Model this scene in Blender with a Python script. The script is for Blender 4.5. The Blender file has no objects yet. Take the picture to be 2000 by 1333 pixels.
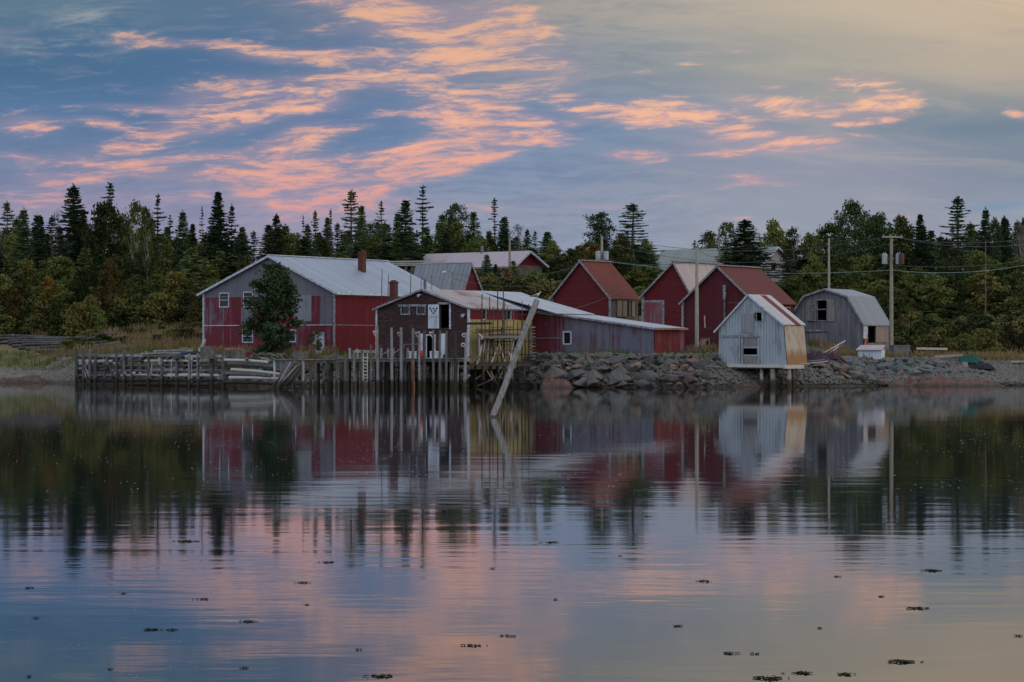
import bpy, bmesh, math, random
import numpy as np
from mathutils import Vector, Matrix, noise as mnoise
random.seed(11)
S = bpy.context.scene
# ------------------------------------------------------------------ camera, sky, sun, exposure
F = 5556.0          # focal length in photograph pixels (about a 100 mm lens)
HY = 685.0          # horizon row
CZ = 2.98           # camera height over the water
cam_d = bpy.data.cameras.new('camera'); cam = bpy.data.objects.new('camera', cam_d)
S.collection.objects.link(cam); S.camera = cam
cam_d.sensor_width = 36.0; cam_d.lens = F/2000*36.0
cam.location = (0, 0, CZ); cam.rotation_euler = (math.pi/2, 0, 0)
cam_d.shift_y = (HY-666.5)/2000.0
cam_d.clip_start = 0.5; cam_d.clip_end = 8000
S.view_settings.view_transform = 'Standard'; S.view_settings.look = 'None'
S.view_settings.exposure = 0.0; S.view_settings.gamma = 1.0
S.cycles.max_bounces = 6; S.cycles.use_denoising = True
S.cycles.transparent_max_bounces = 4

def lin(r, g=None, b=None):
    if g is None: r, g, b = r
    f = lambda c: (c/255/12.92) if c/255 <= .04045 else ((c/255+.055)/1.055)**2.4
    return (f(r), f(g), f(b), 1.0)

# --- small node-expression helper
class G:
    def __init__(s, nt, dim='3D'): s.nt = nt; s.dim = dim
    def n(s, t, **k):
        x = s.nt.nodes.new(t)
        for a, b in k.items(): setattr(x, a, b)
        return x
    def put(s, sock, v):
        if isinstance(v, E): v = v.s
        if isinstance(v, bpy.types.NodeSocket): s.nt.links.new(v, sock)
        elif v is not None: sock.default_value = v
    def m(s, op, a, b=None, c=None, clamp=False):
        x = s.n('ShaderNodeMath', operation=op, use_clamp=clamp)
        s.put(x.inputs[0], a)
        if b is not None: s.put(x.inputs[1], b)
        if c is not None: s.put(x.inputs[2], c)
        return E(s, x.outputs[0])
    def xyz(s, x=0., y=0., z=0.):
        c = s.n('ShaderNodeCombineXYZ')
        for i, v in enumerate((x, y, z)): s.put(c.inputs[i], v)
        return c.outputs[0]
    def sep(s, v):
        c = s.n('ShaderNodeSeparateXYZ'); s.put(c.inputs[0], v)
        return [E(s, o) for o in c.outputs]
    def noise(s, vec, scale=1., detail=3., rough=.55, dist=0.):
        x = s.n('ShaderNodeTexNoise', noise_dimensions=s.dim); s.put(x.inputs['Vector'], vec)
        s.put(x.inputs['Scale'], scale); s.put(x.inputs['Detail'], detail); s.put(x.inputs['Roughness'], rough); s.put(x.inputs['Distortion'], dist)
        return E(s, x.outputs[0])
    def vor(s, vec, scale=1., feature='F1', out=0):
        x = s.n('ShaderNodeTexVoronoi', feature=feature); s.put(x.inputs['Vector'], vec); s.put(x.inputs['Scale'], scale)
        return E(s, x.outputs[out])
    def white(s, a):
        x = s.n('ShaderNodeTexWhiteNoise', noise_dimensions='1D'); s.put(x.inputs['W'], a); return E(s, x.outputs[0])
    def ss(s, v, a, b, lo=0., hi=1.):          # smoothstep
        x = s.n('ShaderNodeMapRange', interpolation_type='SMOOTHSTEP'); s.put(x.inputs[0], v)
        for i, q in ((1, a), (2, b), (3, lo), (4, hi)): s.put(x.inputs[i], q)
        return E(s, x.outputs[0])
    def mix(s, f, a, b, mode='MIX'):
        x = s.n('ShaderNodeMix', data_type='RGBA', blend_type=mode); s.put(x.inputs[0], f); s.put(x.inputs[6], a); s.put(x.inputs[7], b)
        return x.outputs[2]
    def ramp(s, f, stops, interp='LINEAR'):
        x = s.n('ShaderNodeValToRGB'); s.put(x.inputs[0], f); r = x.color_ramp; r.interpolation = interp
        while len(r.elements) < len(stops): r.elements.new(.5)
        for e, (p, c) in zip(r.elements, stops): e.position = p
        for e, (p, c) in zip(r.elements, stops): e.color = c
        return x.outputs[0]
class E:
    def __init__(s, g, sock): s.g, s.s = g, sock
    def __add__(s, o): return s.g.m('ADD', s, o)
    __radd__ = __add__
    def __sub__(s, o): return s.g.m('SUBTRACT', s, o)
    def __rsub__(s, o): return s.g.m('SUBTRACT', o, s)
    def __mul__(s, o): return s.g.m('MULTIPLY', s, o)
    __rmul__ = __mul__
    def __truediv__(s, o): return s.g.m('DIVIDE', s, o)
    def fl(s): return s.g.m('FLOOR', s)
    def fr(s): return s.g.m('FRACT', s)
    def ab(s): return s.g.m('ABSOLUTE', s)

# --- the dusk sky
W = bpy.data.worlds.new('World'); S.world = W; W.use_nodes = True
W.node_tree.nodes.clear(); g = G(W.node_tree, '2D')
wout = g.n('ShaderNodeOutputWorld')
tc = g.n('ShaderNodeTexCoord')
dx, dy, dz = g.sep(tc.outputs['Generated'])
az = g.m('ARCTAN2', dx, dy)
hyp = g.m('SQRT', dx*dx+dy*dy+1e-6)
el = dz/hyp                                     # tangent of the elevation
UU = az*10.0; VV = el*10.0                      # units of 0.1 rad
def sky_uv(px, py):
    t = (px-1000)/F
    return math.atan(t)*10, (HY-py)/F*math.cos(math.atan(t))*10
wn = g.noise(g.xyz(UU*1.6, VV*5.0, 3.1), 1.0, 4, .55)
wn2 = g.noise(g.xyz(UU*1.6+31., VV*5.0+7., 0.), 1.0, 4, .55)
U2 = UU+(wn-.5)*.16; V2 = VV+(wn2-.5)*.05
P0 = g.xyz(U2, V2, 0.)
BL = [  # px, py, rx, ry, slope, weight
 (45,244,62,17,0,1),(190,238,45,8,0,.7),(290,86,62,10,-.05,.9),(440,86,55,8,0,.85),(20,72,45,6,0,.5),(60,100,90,6,0,.35),
 (250,68,60,10,0,.4),(520,105,90,12,.05,.6),
 (430,182,85,27,-.12,1),(500,212,125,22,-.18,1),(410,240,115,17,-.2,1),(260,212,110,8,0,.6),(230,250,30,7,0,.7),
 (570,278,75,26,-.25,1),(660,256,60,8,-.1,.8),(430,302,130,9,-.08,.75),(540,286,40,15,-.3,.6),
 (270,332,60,13,-.05,1),(125,348,62,11,-.03,1),(130,312,90,12,0,.55),(10,302,45,7,0,.55),(330,300,150,10,0,.3),
 (480,330,120,13,-.15,.95),(650,322,150,14,-.16,.9),(500,372,50,26,.1,1.1),(570,388,110,24,.18,1.05),(650,352,110,16,.1,.7),(640,398,80,28,0,.8),
 (60,398,110,14,0,.65),(330,392,60,8,0,.6),(378,384,16,12,0,.7),(160,380,110,10,0,.35),(700,408,120,14,0,.5),
 (730,335,110,24,-.1,1.1),(830,312,110,26,-.2,1.05),(930,282,95,32,-.22,1.05),(1000,262,60,20,.1,1),(880,328,60,8,-.1,.8),
 (900,236,110,20,.16,.75),(1060,268,46,9,.06,.9),(920,208,80,16,.08,.9),(990,213,25,9,.05,.8),(1040,235,35,7,0,.5),
 (640,0,60,10,.05,.8),(730,14,90,22,.25,.95),(800,38,75,28,.35,.95),(870,62,60,26,.35,.95),(820,30,90,20,.2,.5),(960,40,80,32,.25,.8),(1020,62,55,30,.1,.95),(1000,20,60,14,.1,.4),
 (1060,60,40,6,0,.7),(700,60,120,12,0,.4),(1050,126,55,13,.1,1),(980,110,110,24,.1,.6),(880,130,170,10,0,.55),(760,108,140,10,-.06,.85),(640,112,60,12,0,.7),
 (740,160,110,15,.02,.95),(640,158,70,9,0,.8),(820,146,120,10,0,.5),(1010,180,85,13,-.12,.75),(1050,160,60,10,0,.4),(1100,184,32,4,0,.8),(1110,194,34,3,.03,.8),
 (620,196,45,14,0,.5),(760,226,50,5,0,.5),(560,115,60,9,.05,.6),
 (1170,212,55,12,.05,.95),(1200,228,70,14,.08,.95),(1120,242,30,6,0,.7),(1290,232,60,15,.04,1),(1330,222,60,8,.2,.8),(1370,212,70,10,.1,.95),(1440,240,34,12,.05,1),
 (1530,205,110,12,.12,.85),(1530,228,22,9,0,.8),(1620,228,90,9,.15,.85),(1700,208,75,17,-.15,1),(1750,205,40,10,-.1,.8),(1690,238,70,6,-.08,.9),(1690,160,55,15,.12,1.05),(1640,168,30,8,0,.5),
 (1500,270,95,14,.08,1),(1570,278,60,11,.05,1),(1540,290,80,9,-.05,.95),(1400,301,55,9,-.03,1),(1370,275,60,10,-.1,.45),
 (1240,300,45,8,.05,.9),(1255,313,38,7,0,.9),(1190,302,25,4,0,.5),(1462,347,45,6,-.03,.85),(1495,360,55,5,.03,.85),(1430,366,40,4,-.1,.5),
 (1995,221,18,10,.3,1),(1270,389,70,4,-.12,.6),(1150,405,150,6,-.06,.4),(1355,124,25,4,0,.8),(1350,104,55,4,-.04,.5),(1455,101,20,4,0,.8),(1242,144,32,4,.03,.75),(1307,185,22,4,.03,.85),
 (1260,198,30,4,-.03,.8),(1513,170,28,4,0,.8),(1690,266,30,3,-.03,.7),(1435,425,55,5,0,.6),(1750,420,40,4,.1,.6),(1700,387,40,2,0,.5),(1010,425,90,12,.1,.3)]
BL = [(a, b, c*1.0, d, e, min(1.15, w_*1.12+(.25 if c < 45 else 0.))) for a, b, c, d, e, w_ in BL]
acc = None; BL.sort(key=lambda b: round(-b[4]*8)); sh = {}
for i, (px, py, rx, ry, sl, w) in enumerate(BL):
    u0, v0 = sky_uv(px, py); k = round(-sl*8)/8.
    if i % 12 == 0: sh = {}
    if k not in sh: sh[k] = g.xyz(U2, g.m('MULTIPLY_ADD', U2, -k, V2), acc if acc is not None else 0.)   # sheared copy; the running sum rides in z (scaled away) so nodes evaluate in turn
    a_, b_ = 1/(rx/F*11.4), 1/(ry/F*11.6)
    q = g.n('ShaderNodeVectorMath', operation='MULTIPLY_ADD'); g.put(q.inputs[0], sh[k])
    q.inputs[1].default_value = (a_, b_, 1e-6); q.inputs[2].default_value = (-u0*a_, -(v0-k*u0)*b_, 0)
    dt = g.n('ShaderNodeVectorMath', operation='DOT_PRODUCT'); g.put(dt.inputs[0], q.outputs[0]); g.put(dt.inputs[1], q.outputs[0])
    e = g.m('POWER', .42, dt.outputs['Value'])
    acc = e*w if acc is None else g.m('MULTIPLY_ADD', e, w, acc)
# streaky structure that combs the clouds
sx = UU+(wn-.5)*.3; sy = VV+UU*-.05+(wn2-.5)*.07
st1 = g.noise(g.xyz(sx*2.9, sy*21., 1.), 1.0, 5, .62, .15)
st2 = g.noise(g.xyz(sx*10.+11., sy*52.+5., 0.), 1.0, 4, .68, .2)
st = st1*.62+st2*.38
# clouds elsewhere than in the measured window: streaks of their own
outside = g.ss(g.m('MAXIMUM', UU.ab()-1.9, VV-1.35), 0., 1.2)
gen = g.ss(g.noise(g.xyz(UU*.9+50., VV*3.2, 0.), 1., 5, .6, .5), .52, .72)*outside
dens = g.m('MINIMUM', acc, 1.25)+gen*.4
pink = g.ss(dens*.80+(st-.5)*4.8+(wn-.5)*1.1, .42, 1.62, 0., 1.)
pink = pink*g.ss(dens, .10, .36)
veil = g.ss(acc, .05, 1.1)*.35
# base colours: five rows of the sky blended by height
def row(cols):
    st_ = [((px-(-200))/2400, lin(*c)) for px, c in cols]
    return g.ramp((UU/10*F/2400)+1200/2400, st_)
r0 = row([(-200,(96,122,140)),(100,(98,124,143)),(450,(92,118,144)),(800,(132,134,152)),(1060,(162,156,150)),(1300,(176,168,156)),(1650,(192,178,158)),(2000,(206,184,158)),(2200,(208,184,156))])
r1 = row([(-200,(72,110,142)),(200,(74,110,144)),(500,(84,116,152)),(800,(118,134,160)),(1050,(136,146,158)),(1300,(146,152,156)),(1600,(168,164,154)),(1850,(182,170,156)),(2200,(188,172,154))])
r2 = row([(-200,(90,122,160)),(300,(88,120,158)),(700,(98,126,162)),(1000,(114,138,168)),(1150,(114,140,170)),(1350,(128,144,168)),(1600,(140,148,160)),(1850,(132,144,154)),(2200,(134,142,150))])
r3 = row([(-200,(122,134,164)),(300,(114,132,164)),(700,(118,138,168)),(1000,(128,146,174)),(1300,(136,147,168)),(1600,(146,150,168)),(1800,(136,144,164)),(2000,(122,138,156)),(2200,(122,136,154))])
r4 = row([(-200,(144,142,168)),(200,(146,144,170)),(600,(150,147,172)),(900,(142,152,173)),(1200,(144,153,173)),(1500,(149,156,172)),(1800,(146,152,168)),(2000,(148,156,172)),(2200,(146,154,170))])
v_of = lambda py: (HY-py)/F*10
VB = V2+(st1-.5)*.06
base = g.mix(g.ss(VB, v_of(420), v_of(320)), r4, r3)
base = g.mix(g.ss(VB, v_of(330), v_of(225)), base, r2)
base = g.mix(g.ss(VB, v_of(235), v_of(130)), base, r1)
base = g.mix(g.ss(VB, v_of(130), v_of(-10)), base, r0)
left = g.ss(U2, .05, 1.1, 1., 0.)
base = g.mix((g.ss(st, .34, .66)-.5).ab()*0+g.ss(st, .56, .36)*left*.30, base, lin(82,110,146))
base = g.mix(g.ss(st, .5, .72)*left*.26, base, lin(160,154,172))
# faint high veils on the right and the pale greenish patches at the upper left
vl = g.noise(g.xyz(UU*1.3+20., VV*9.+UU*1.1, 0.), 1., 5, .6, .8)
base = g.mix(g.ss(vl, .45, .75)*(1.-left)*.22, base, lin(206,190,170))
base = g.mix(g.ss(vl, .50, .30)*(1.-left)*.25, base, lin(140,146,152))
def blob(px, py, rx, ry):
    u0, v0 = sky_uv(px, py)
    a = (U2-u0)/(rx/F*10); b = (V2-v0)/(ry/F*10)
    return g.m('POWER', .4, a*a+b*b)
pale = g.m('ADD', blob(180,36,70,22), blob(110,88,110,22))*g.ss(st, .38, .62)
base = g.mix(g.m('MINIMUM', pale*.75, .8), base, lin(150,160,166))
base = g.mix(blob(1950,247,260,26)*.55, base, lin(104,126,150))
base = g.mix(blob(1935,398,60,10)*.7, base, lin(112,146,176))
pk_h = g.ramp(g.ss(V2, v_of(430), v_of(20)), [(0,lin(222,158,150)),(.3,lin(240,176,150)),(.65,lin(238,182,154)),(1,lin(228,176,146))])
pk_r = g.ramp(g.ss(V2, v_of(430), v_of(20)), [(0,lin(222,164,162)),(.35,lin(242,182,156)),(.7,lin(248,194,154)),(1,lin(226,184,150))])
pk = g.mix(g.ss(U2, -.1, .8), pk_h, pk_r)
pk = g.mix(g.ss(st2, .55, .3)*.4, pk, lin(196,156,168))
sky = g.mix(veil, base, lin(186,158,172))
sky = g.mix(pink*.97, sky, pk)
# the sky over and behind the camera: clearer, soft blue, warm to the right where the sun went down
over = g.ss(g.m('MAXIMUM', VV*.1, (az.ab()-.35)*.5), .27, .85)
warm = g.ss(dx, .2, 1.)*g.ss(dz, .7, .0)
far = g.mix(warm, lin(234,240,254), lin(255,236,212))
sky = g.mix(over*.9, sky, far)
sky = g.mix(g.ss(dz, 0., -.05), sky, lin(70,80,92))
nis = g.n('ShaderNodeTexSky', sky_type='NISHITA'); nis.sun_disc = False
nis.sun_elevation = math.radians(3.0); nis.sun_rotation = math.radians(100)
bg1 = g.n('ShaderNodeBackground'); g.put(bg1.inputs[0], sky); bg1.inputs[1].default_value = 1.0
bg2 = g.n('ShaderNodeBackground'); g.put(bg2.inputs[0], nis.outputs[0]); g.put(bg2.inputs[1], over*.05)
ad = g.n('ShaderNodeAddShader'); g.put(ad.inputs[0], bg1.outputs[0]); g.put(ad.inputs[1], bg2.outputs[0])
g.put(wout.inputs[0], ad.outputs[0])
W.cycles.sampling_method = 'NONE'
# low warm after-sunset glow from the right
sun_d = bpy.data.lights.new('sun', 'SUN'); sun = bpy.data.objects.new('sun', sun_d); S.collection.objects.link(sun)
sun_d.energy = 0.5; sun_d.angle = math.radians(24); sun_d.color = (1.0, .86, .72)
_az, _el = math.radians(100), math.radians(9)
_d = Vector((math.sin(_az)*math.cos(_el), math.cos(_az)*math.cos(_el), math.sin(_el)))
sun.rotation_euler = _d.to_track_quat('Z', 'Y').to_euler()
# ================================================================== helpers
R = math.radians
def px_point(px, py, Y): return Vector(((px-1000)/F*Y, Y, CZ-(py-HY)/F*Y))
def along(O, d, px):                       # how far from O along d (plan) until it shows at column px
    t = (px-1000)/F
    return (t*O[1]-O[0])/(d[0]-t*d[1])
def link(o, parent=None):
    S.collection.objects.link(o)
    if parent: o.parent = parent
    return o
def tag(o, label=None, cat=None, group=None, kind=None):
    if label: o['label'] = label
    if cat: o['category'] = cat
    if group: o['group'] = group
    if kind: o['kind'] = kind
    return o
def empty(name, loc, rz=0., label=None, cat=None, group=None):
    o = bpy.data.objects.new(name, None); o.empty_display_size = .3
    o.location = loc; o.rotation_euler = (0, 0, rz); link(o)
    return tag(o, label, cat, group)
def copy_tree(o, parent=None):
    c = o.copy(); S.collection.objects.link(c)
    if parent: c.parent = parent
    for ch in KIDS.get(o, ()): copy_tree(ch, c)
    return c
KIDS = {}
class MB:
    def __init__(s): s.v = []; s.f = []; s.mi = []; s.smooth = []
    def face(s, pts, mi=0, sm=False):
        n = len(s.v); s.v.extend([tuple(p) for p in pts]); s.f.append(tuple(range(n, n+len(pts)))); s.mi.append(mi); s.smooth.append(sm)
    def add(s, vs, fs, mi=0, sm=False):
        n = len(s.v); s.v.extend([tuple(p) for p in vs])
        for f in fs: s.f.append(tuple(n+i for i in f)); s.mi.append(mi); s.smooth.append(sm)
    def box(s, lo, hi, mi=0, M=None):
        x0, y0, z0 = lo; x1, y1, z1 = hi
        v = [Vector(p) for p in ((x0,y0,z0),(x1,y0,z0),(x1,y1,z0),(x0,y1,z0),(x0,y0,z1),(x1,y0,z1),(x1,y1,z1),(x0,y1,z1))]
        if M is not None: v = [M @ p for p in v]
        s.add(v, [(0,3,2,1),(4,5,6,7),(0,1,5,4),(1,2,6,5),(2,3,7,6),(3,0,4,7)], mi)
    def beam(s, a, b, w, h, mi=0, up=(0,0,1)):
        a, b = Vector(a), Vector(b); d = b-a; L = d.length; d = d/L; up = Vector(up)
        if abs(d.dot(up)) > .98: up = Vector((1,0,0))
        x = d.cross(up).normalized(); z = x.cross(d)
        M = Matrix(((x.x,d.x,z.x,a.x),(x.y,d.y,z.y,a.y),(x.z,d.z,z.z,a.z),(0,0,0,1)))
        s.box((-w/2,0,-h/2), (w/2,L,h/2), mi, M)
    def tube(s, pts, rad, n=8, mi=0, cap=True, sm=True, wob=0.):
        pts = [Vector(p) for p in pts]
        if not hasattr(rad, '__len__'): rad = [rad]*len(pts)
        ref = None; rings = []
        for i, p in enumerate(pts):
            d = (pts[min(i+1, len(pts)-1)]-pts[max(i-1, 0)]).normalized()
            if ref is None: ref = Vector((1,0,0)) if abs(d.x) < .9 else Vector((0,1,0))
            x = (ref-d*ref.dot(d)).normalized(); ref = x; y = d.cross(x)
            rings.append([p+(x*math.cos(2*math.pi*k/n)+y*math.sin(2*math.pi*k/n))*rad[i]*(1+wob*(random.random()-.5)) for k in range(n)])
        v = [q for r in rings for q in r]; f = []
        for i in range(len(pts)-1):
            for k in range(n): f.append((i*n+k, i*n+(k+1)%n, (i+1)*n+(k+1)%n, (i+1)*n+k))
        s.add(v, f, mi, sm)
        if cap:
            s.add(rings[0], [tuple(range(n))[::-1]], mi); s.add(rings[-1], [tuple(range(n))], mi)
    def build(s, name, mat, parent=None, loc=None):
        me = bpy.data.meshes.new(name); me.from_pydata(s.v, [], s.f)
        mats = mat if isinstance(mat, (list, tuple)) else [mat]
        for m in mats: me.materials.append(m)
        me.polygons.foreach_set('material_index', s.mi); me.polygons.foreach_set('use_smooth', s.smooth)
        box_uv(me)
        o = bpy.data.objects.new(name, me); link(o, parent)
        if parent: KIDS.setdefault(parent, []).append(o)
        if loc is not None: o.location = loc
        return o
def box_uv(me):                      # metres: u level along the face, v up it
    uv = me.uv_layers.new(name='UVMap'); n = len(me.loops)
    if not n: return
    me.update()
    buf = np.zeros(n*2)
    for p in me.polygons:
        N = p.normal
        h = Vector((0,0,1)).cross(N)
        if h.length < .05: h = Vector((1,0,0))
        h.normalize(); v = N.cross(h)
        for li in p.loop_indices:
            c = me.vertices[me.loops[li].vertex_index].co
            buf[li*2] = c.dot(h); buf[li*2+1] = c.dot(v)
    uv.data.foreach_set('uv', buf)

# ------------------------------------------------------------------ materials
def material(name, fn, rough=.85, dim='3D'):
    m = bpy.data.materials.new(name); m.use_nodes = True; nt = m.node_tree; nt.nodes.clear()
    g = G(nt, dim); out = g.n('ShaderNodeOutputMaterial'); b = g.n('ShaderNodeBsdfPrincipled'); g.put(out.inputs[0], b.outputs[0])
    b.inputs['Roughness'].default_value = rough; b.inputs['Specular IOR Level'].default_value = .3
    r = fn(g) or {}
    for k, v in r.items():
        if k == 'bump':
            bp = g.n('ShaderNodeBump'); bp.inputs['Strength'].default_value = 1.; bp.inputs['Distance'].default_value = v[1]
            g.put(bp.inputs['Height'], v[0]); g.put(b.inputs['Normal'], bp.outputs[0])
        else: g.put(b.inputs[k], v)
    return m
def uvs(g):
    u = g.n('ShaderNodeUVMap'); u.uv_map = 'UVMap'; c = g.sep(u.outputs[0]); return c[0], c[1]
def wpos(g): return g.n('ShaderNodeNewGeometry').outputs['Position']
def opos(g): return g.n('ShaderNodeTexCoord').outputs['Object']
def orand(g): return E(g, g.n('ShaderNodeObjectInfo').outputs['Random'])
def m_boards(name, paint, bare, wear=.4, bw=.18, zones=None, bump=.012, var=.25, rough=.85, k=1.):
    """vertical boards: paint weathering to bare wood; zones(g,u,v) adds to the wear"""
    def fn(g):
        u, v = uvs(g); kk = (u/bw).fl(); fr = (u/bw).fr(); r = g.white(kk+3.3)
        n1 = g.noise(g.xyz(u*7., v*.55, 0.), 1., 4, .65); n2 = g.noise(g.xyz(u*.7, v*.5, 4.), 1., 3, .6)
        n3 = g.noise(g.xyz(u*28., v*1.6, 2.), 1., 2, .6)
        w = (n1-.5)*(1.5*k)+(n2-.5)*1.4+(r-.5)*(.5*k)+wear
        if zones: w = w+zones(g, u, v)
        f = g.ss(w, .15, .9)
        c = g.mix(f, paint, bare)
        st_ = g.noise(g.xyz(u*2.2, v*.45, 8.), 1., 5, .7)
        c = g.mix(g.ss(st_, .52, .72)*.38, c, tuple(x*.45 for x in paint[:3])+(1,))
        c = g.mix(g.ss(st_, .46, .30)*.22, c, bare)
        c = g.mix(1., c, g.xyz(*[1.-var*.5+(r*.5+n3*.5)*var]*3), 'MULTIPLY')
        gap = g.ss((fr-.5).ab(), .44, .495)
        c = g.mix(gap*.75, c, (.012,.012,.014,1))
        return {'Base Color': c, 'bump': (n3*.3-gap, bump)}
    return material(name, fn, rough)
def m_courses(name, col, bare, h=.16, wear=.3, bw=0.35, var=.35, patches=None, rough=.85, bump=.01):
    """clapboard (bw None) or shingle courses"""
    def fn(g):
        u, v = uvs(g); row = (v/h).fl(); fr = (v/h).fr(); rr = g.white(row+1.7)
        if bw: cell = ((u/bw)+rr*7.).fl(); r = g.white(cell*3.17+row*17.3); ed = g.ss((((u/bw)+rr*7.).fr()-.5).ab(), .44, .5)
        else: r = g.white(((u/2.6)+rr*5.).fl()*2.3+row*9.1); ed = 0.
        n1 = g.noise(g.xyz(u*.8, v*1.3, 0.), 1., 4, .65); n2 = g.noise(g.xyz(u*9., v*9., 1.), 1., 2, .6)
        w = (n1-.5)*1.8+(n2-.5)*.7+(r-.5)*.5+wear
        c = g.mix(g.ss(w, .3, .8), col, bare)
        c = g.mix(1., c, g.xyz(*[1.-var*.5+(r*.6+n2*.4)*var]*3), 'MULTIPLY')
        lip = g.ss(fr, .16, .0)
        c = g.mix(lip*.65+(ed*.4 if bw else 0.), c, (.008,.008,.009,1))
        return {'Base Color': c, 'bump': (fr*-.8+n2*.2, bump)}
    return material(name, fn, rough)
def m_metal_roof(name, col, col2, rib=.4, rust=0., rustcol=lin(120,62,40), rough=.5, metallic=.35, bump=.02, rustscale=1.):
    def fn(g):
        u, v = uvs(g); k = (u/.8).fl(); r = g.white(k+.7); fr = (u/rib).fr()
        ridge = g.ss((fr-.5).ab(), .36, .48)
        n1 = g.noise(g.xyz(u*.5*rustscale, v*.35*rustscale, 0.), 1., 4, .6); n2 = g.noise(g.xyz(u*6., v*.7, 3.), 1., 3, .6); n3 = g.noise(g.xyz(u*22., v*3., 3.), 1., 2, .6)
        lap = g.ss((v/2.4+r*.2).fr(), .03, .0)
        c = g.mix(n2*.6+r*.4, col, col2)
        if rust: c = g.mix(g.ss((n1-.5)*1.6+(n2-.5)*1.+(n3-.5)*.5+rust+lap*.15, .35, .7), c, g.mix(n3, rustcol, tuple(x*.62 for x in rustcol[:3])+(1,)))
        c = g.mix(lap*.35+g.ss((fr-.5).ab(), .44, .5)*.45, c, (.03,.03,.03,1))
        return {'Base Color': c, 'Roughness': rough, 'Metallic': metallic, 'bump': (ridge+n3*.1, bump)}
    return material(name, fn)
def m_wood(name, col, col2, scale=1., wet=True, rough=.88):
    """old grey timber, weed-dark below the tide mark"""
    def fn(g):
        p = opos(g); r = orand(g)
        n1 = g.noise(p, 2.2*scale, 4, .6); s = g.n('ShaderNodeVectorMath', operation='MULTIPLY'); g.put(s.inputs[0], p); s.inputs[1].default_value = (9,9,1.2)
        n2 = g.noise(s.outputs[0], 2.*scale, 3, .6)
        c = g.mix(g.ss(n1*.5+n2*.5+(r-.5)*.35, .32, .68), col, col2)
        if wet:
            z = g.sep(wpos(g))[2]
            c = g.mix(g.ss(z+(n1-.5)*.5, .80, .45)*.9, c, (.026,.024,.018,1))
            c = g.mix(g.ss(z+(n2-.5)*.2, .3, .15)*.5, c, (.05,.032,.010,1))
        return {'Base Color': c, 'bump': (n2, .01)}
    return material(name, fn, rough)
def m_plain(name, col, col2=None, scale=3., rough=.6, metallic=0., bump=0.):
    def fn(g):
        n1 = g.noise(opos(g), scale, 4, .65)
        d = {'Base Color': g.mix(g.ss(n1, .35, .65), col, col2 or tuple(x*.7 for x in col[:3])+(1,)), 'Metallic': metallic}
        if bump: d['bump'] = (n1, bump)
        return d
    return material(name, fn, rough)
def m_leaf(name, cols, spread=.5, ns=.55, trans=0.):
    """foliage: light and dark clumps, a tint of its own for every tree"""
    def fn(g):
        r = orand(g); p = opos(g)
        n1 = g.noise(p, ns, 3, .6); n2 = g.noise(p, 6., 1, .5)
        c = g.ramp(g.ss(n1*.65+n2*.35+(r-.5)*spread, .22, .78), [(i/(len(cols)-1), x) for i, x in enumerate(cols)])
        return {'Base Color': c, 'Specular IOR Level': .12}
    return material(name, fn, .9)
def m_rock(name, cols, wetline=.55, spread=1.):
    def fn(g):
        if len(cols) == 1: cols.append(cols[0])
        r = orand(g); p = opos(g)
        n1 = g.noise(p, 1.6, 5, .65); n2 = g.noise(p, 9., 3, .65); cr = g.vor(p, 2.2, 'DISTANCE_TO_EDGE')
        c = g.ramp(g.m('FRACT', r*7.31), [(i/max(1,len(cols)-1), x) for i, x in enumerate(cols)])
        c = g.mix(1., c, g.xyz(*[.40+(n1*.6+n2*.4)*1.1]*3), 'MULTIPLY')
        c = g.mix(g.ss(n2, .6, .72)*.35, c, lin(140,140,130))
        c = g.mix(g.ss(cr, .05, .0)*.5, c, (.02,.018,.016,1))
        z = g.sep(wpos(g))[2]
        c = g.mix(g.ss(z+(n1-.5)*.5, wetline+.25, wetline-.1)*.8, c, (.028,.024,.018,1))
        return {'Base Color': c, 'bump': (n1*.6+n2*.4, .06)}
    return material(name, fn, .8)
# ================================================================== ground and water
def sstep(a, b, x):
    t = max(0., min(1., (x-a)/(b-a))); return t*t*(3-2*t)
def interp(tab, x):
    if x <= tab[0][0]: return tab[0][1]
    for (a, ya), (b, yb) in zip(tab, tab[1:]):
        if x <= b: return ya+(yb-ya)*(x-a)/(b-a)
    return tab[-1][1]
SHORE = [(-90,268),(-44,264),(-40,257),(-38,252.5),(-30,244),(-20,234),(-18,236),(-8,237),(-2,237),(0,236),(3,232),(6,229),(15,228.5),(18,231),(22,234),(26,236),(31,240),(38,240),(44,243),(60,248),(90,255)]
BANKH = [(-44,1.5),(-37,2.3),(-30,2.55),(24,2.65),(30,2.3),(42,2.0),(60,1.8)]
BANKW = [(-44,9),(-39,5),(-37,2),(-22,2),(-17,4.5),(22,5),(30,8),(60,9)]
def fbm(x, y, s=1., o=3, seed=0.):
    return mnoise.fractal(Vector((x*s+seed, y*s-seed, seed)), 1.0, 2.0, o)
def ground(X, Y):
    d = Y-interp(SHORE, X)
    if d < 0: return max(d*.14, -2.5)
    h = interp(BANKH, X); w = interp(BANKW, X)
    z = h*min(1., d/w)**.8
    c = sstep(-14, -3, X)*(1-sstep(25, 36, X))
    z += c*(.125*max(0, Y-250)-.085*max(0, Y-300)-.04*max(0, Y-360))
    z += (1-c)*(.125*max(0, Y-266)-.09*max(0, Y-300)-.03*max(0, Y-420))
    z += fbm(X, Y, .12, 3)*.18*min(1, d/6)
    return z
def axis(fine0, fine1, step, outs): return [a for a in outs if a < fine0]+list(np.arange(fine0, fine1, step))+[a for a in outs if a >= fine1]
xs = axis(-66, 66, 1., [-3000,-1500,-700,-400,-250,-180,-140,-110,-95,-85,-78,-72,66,70,76,84,95,110,140,180,250,400,700,1500,3000])
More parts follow.
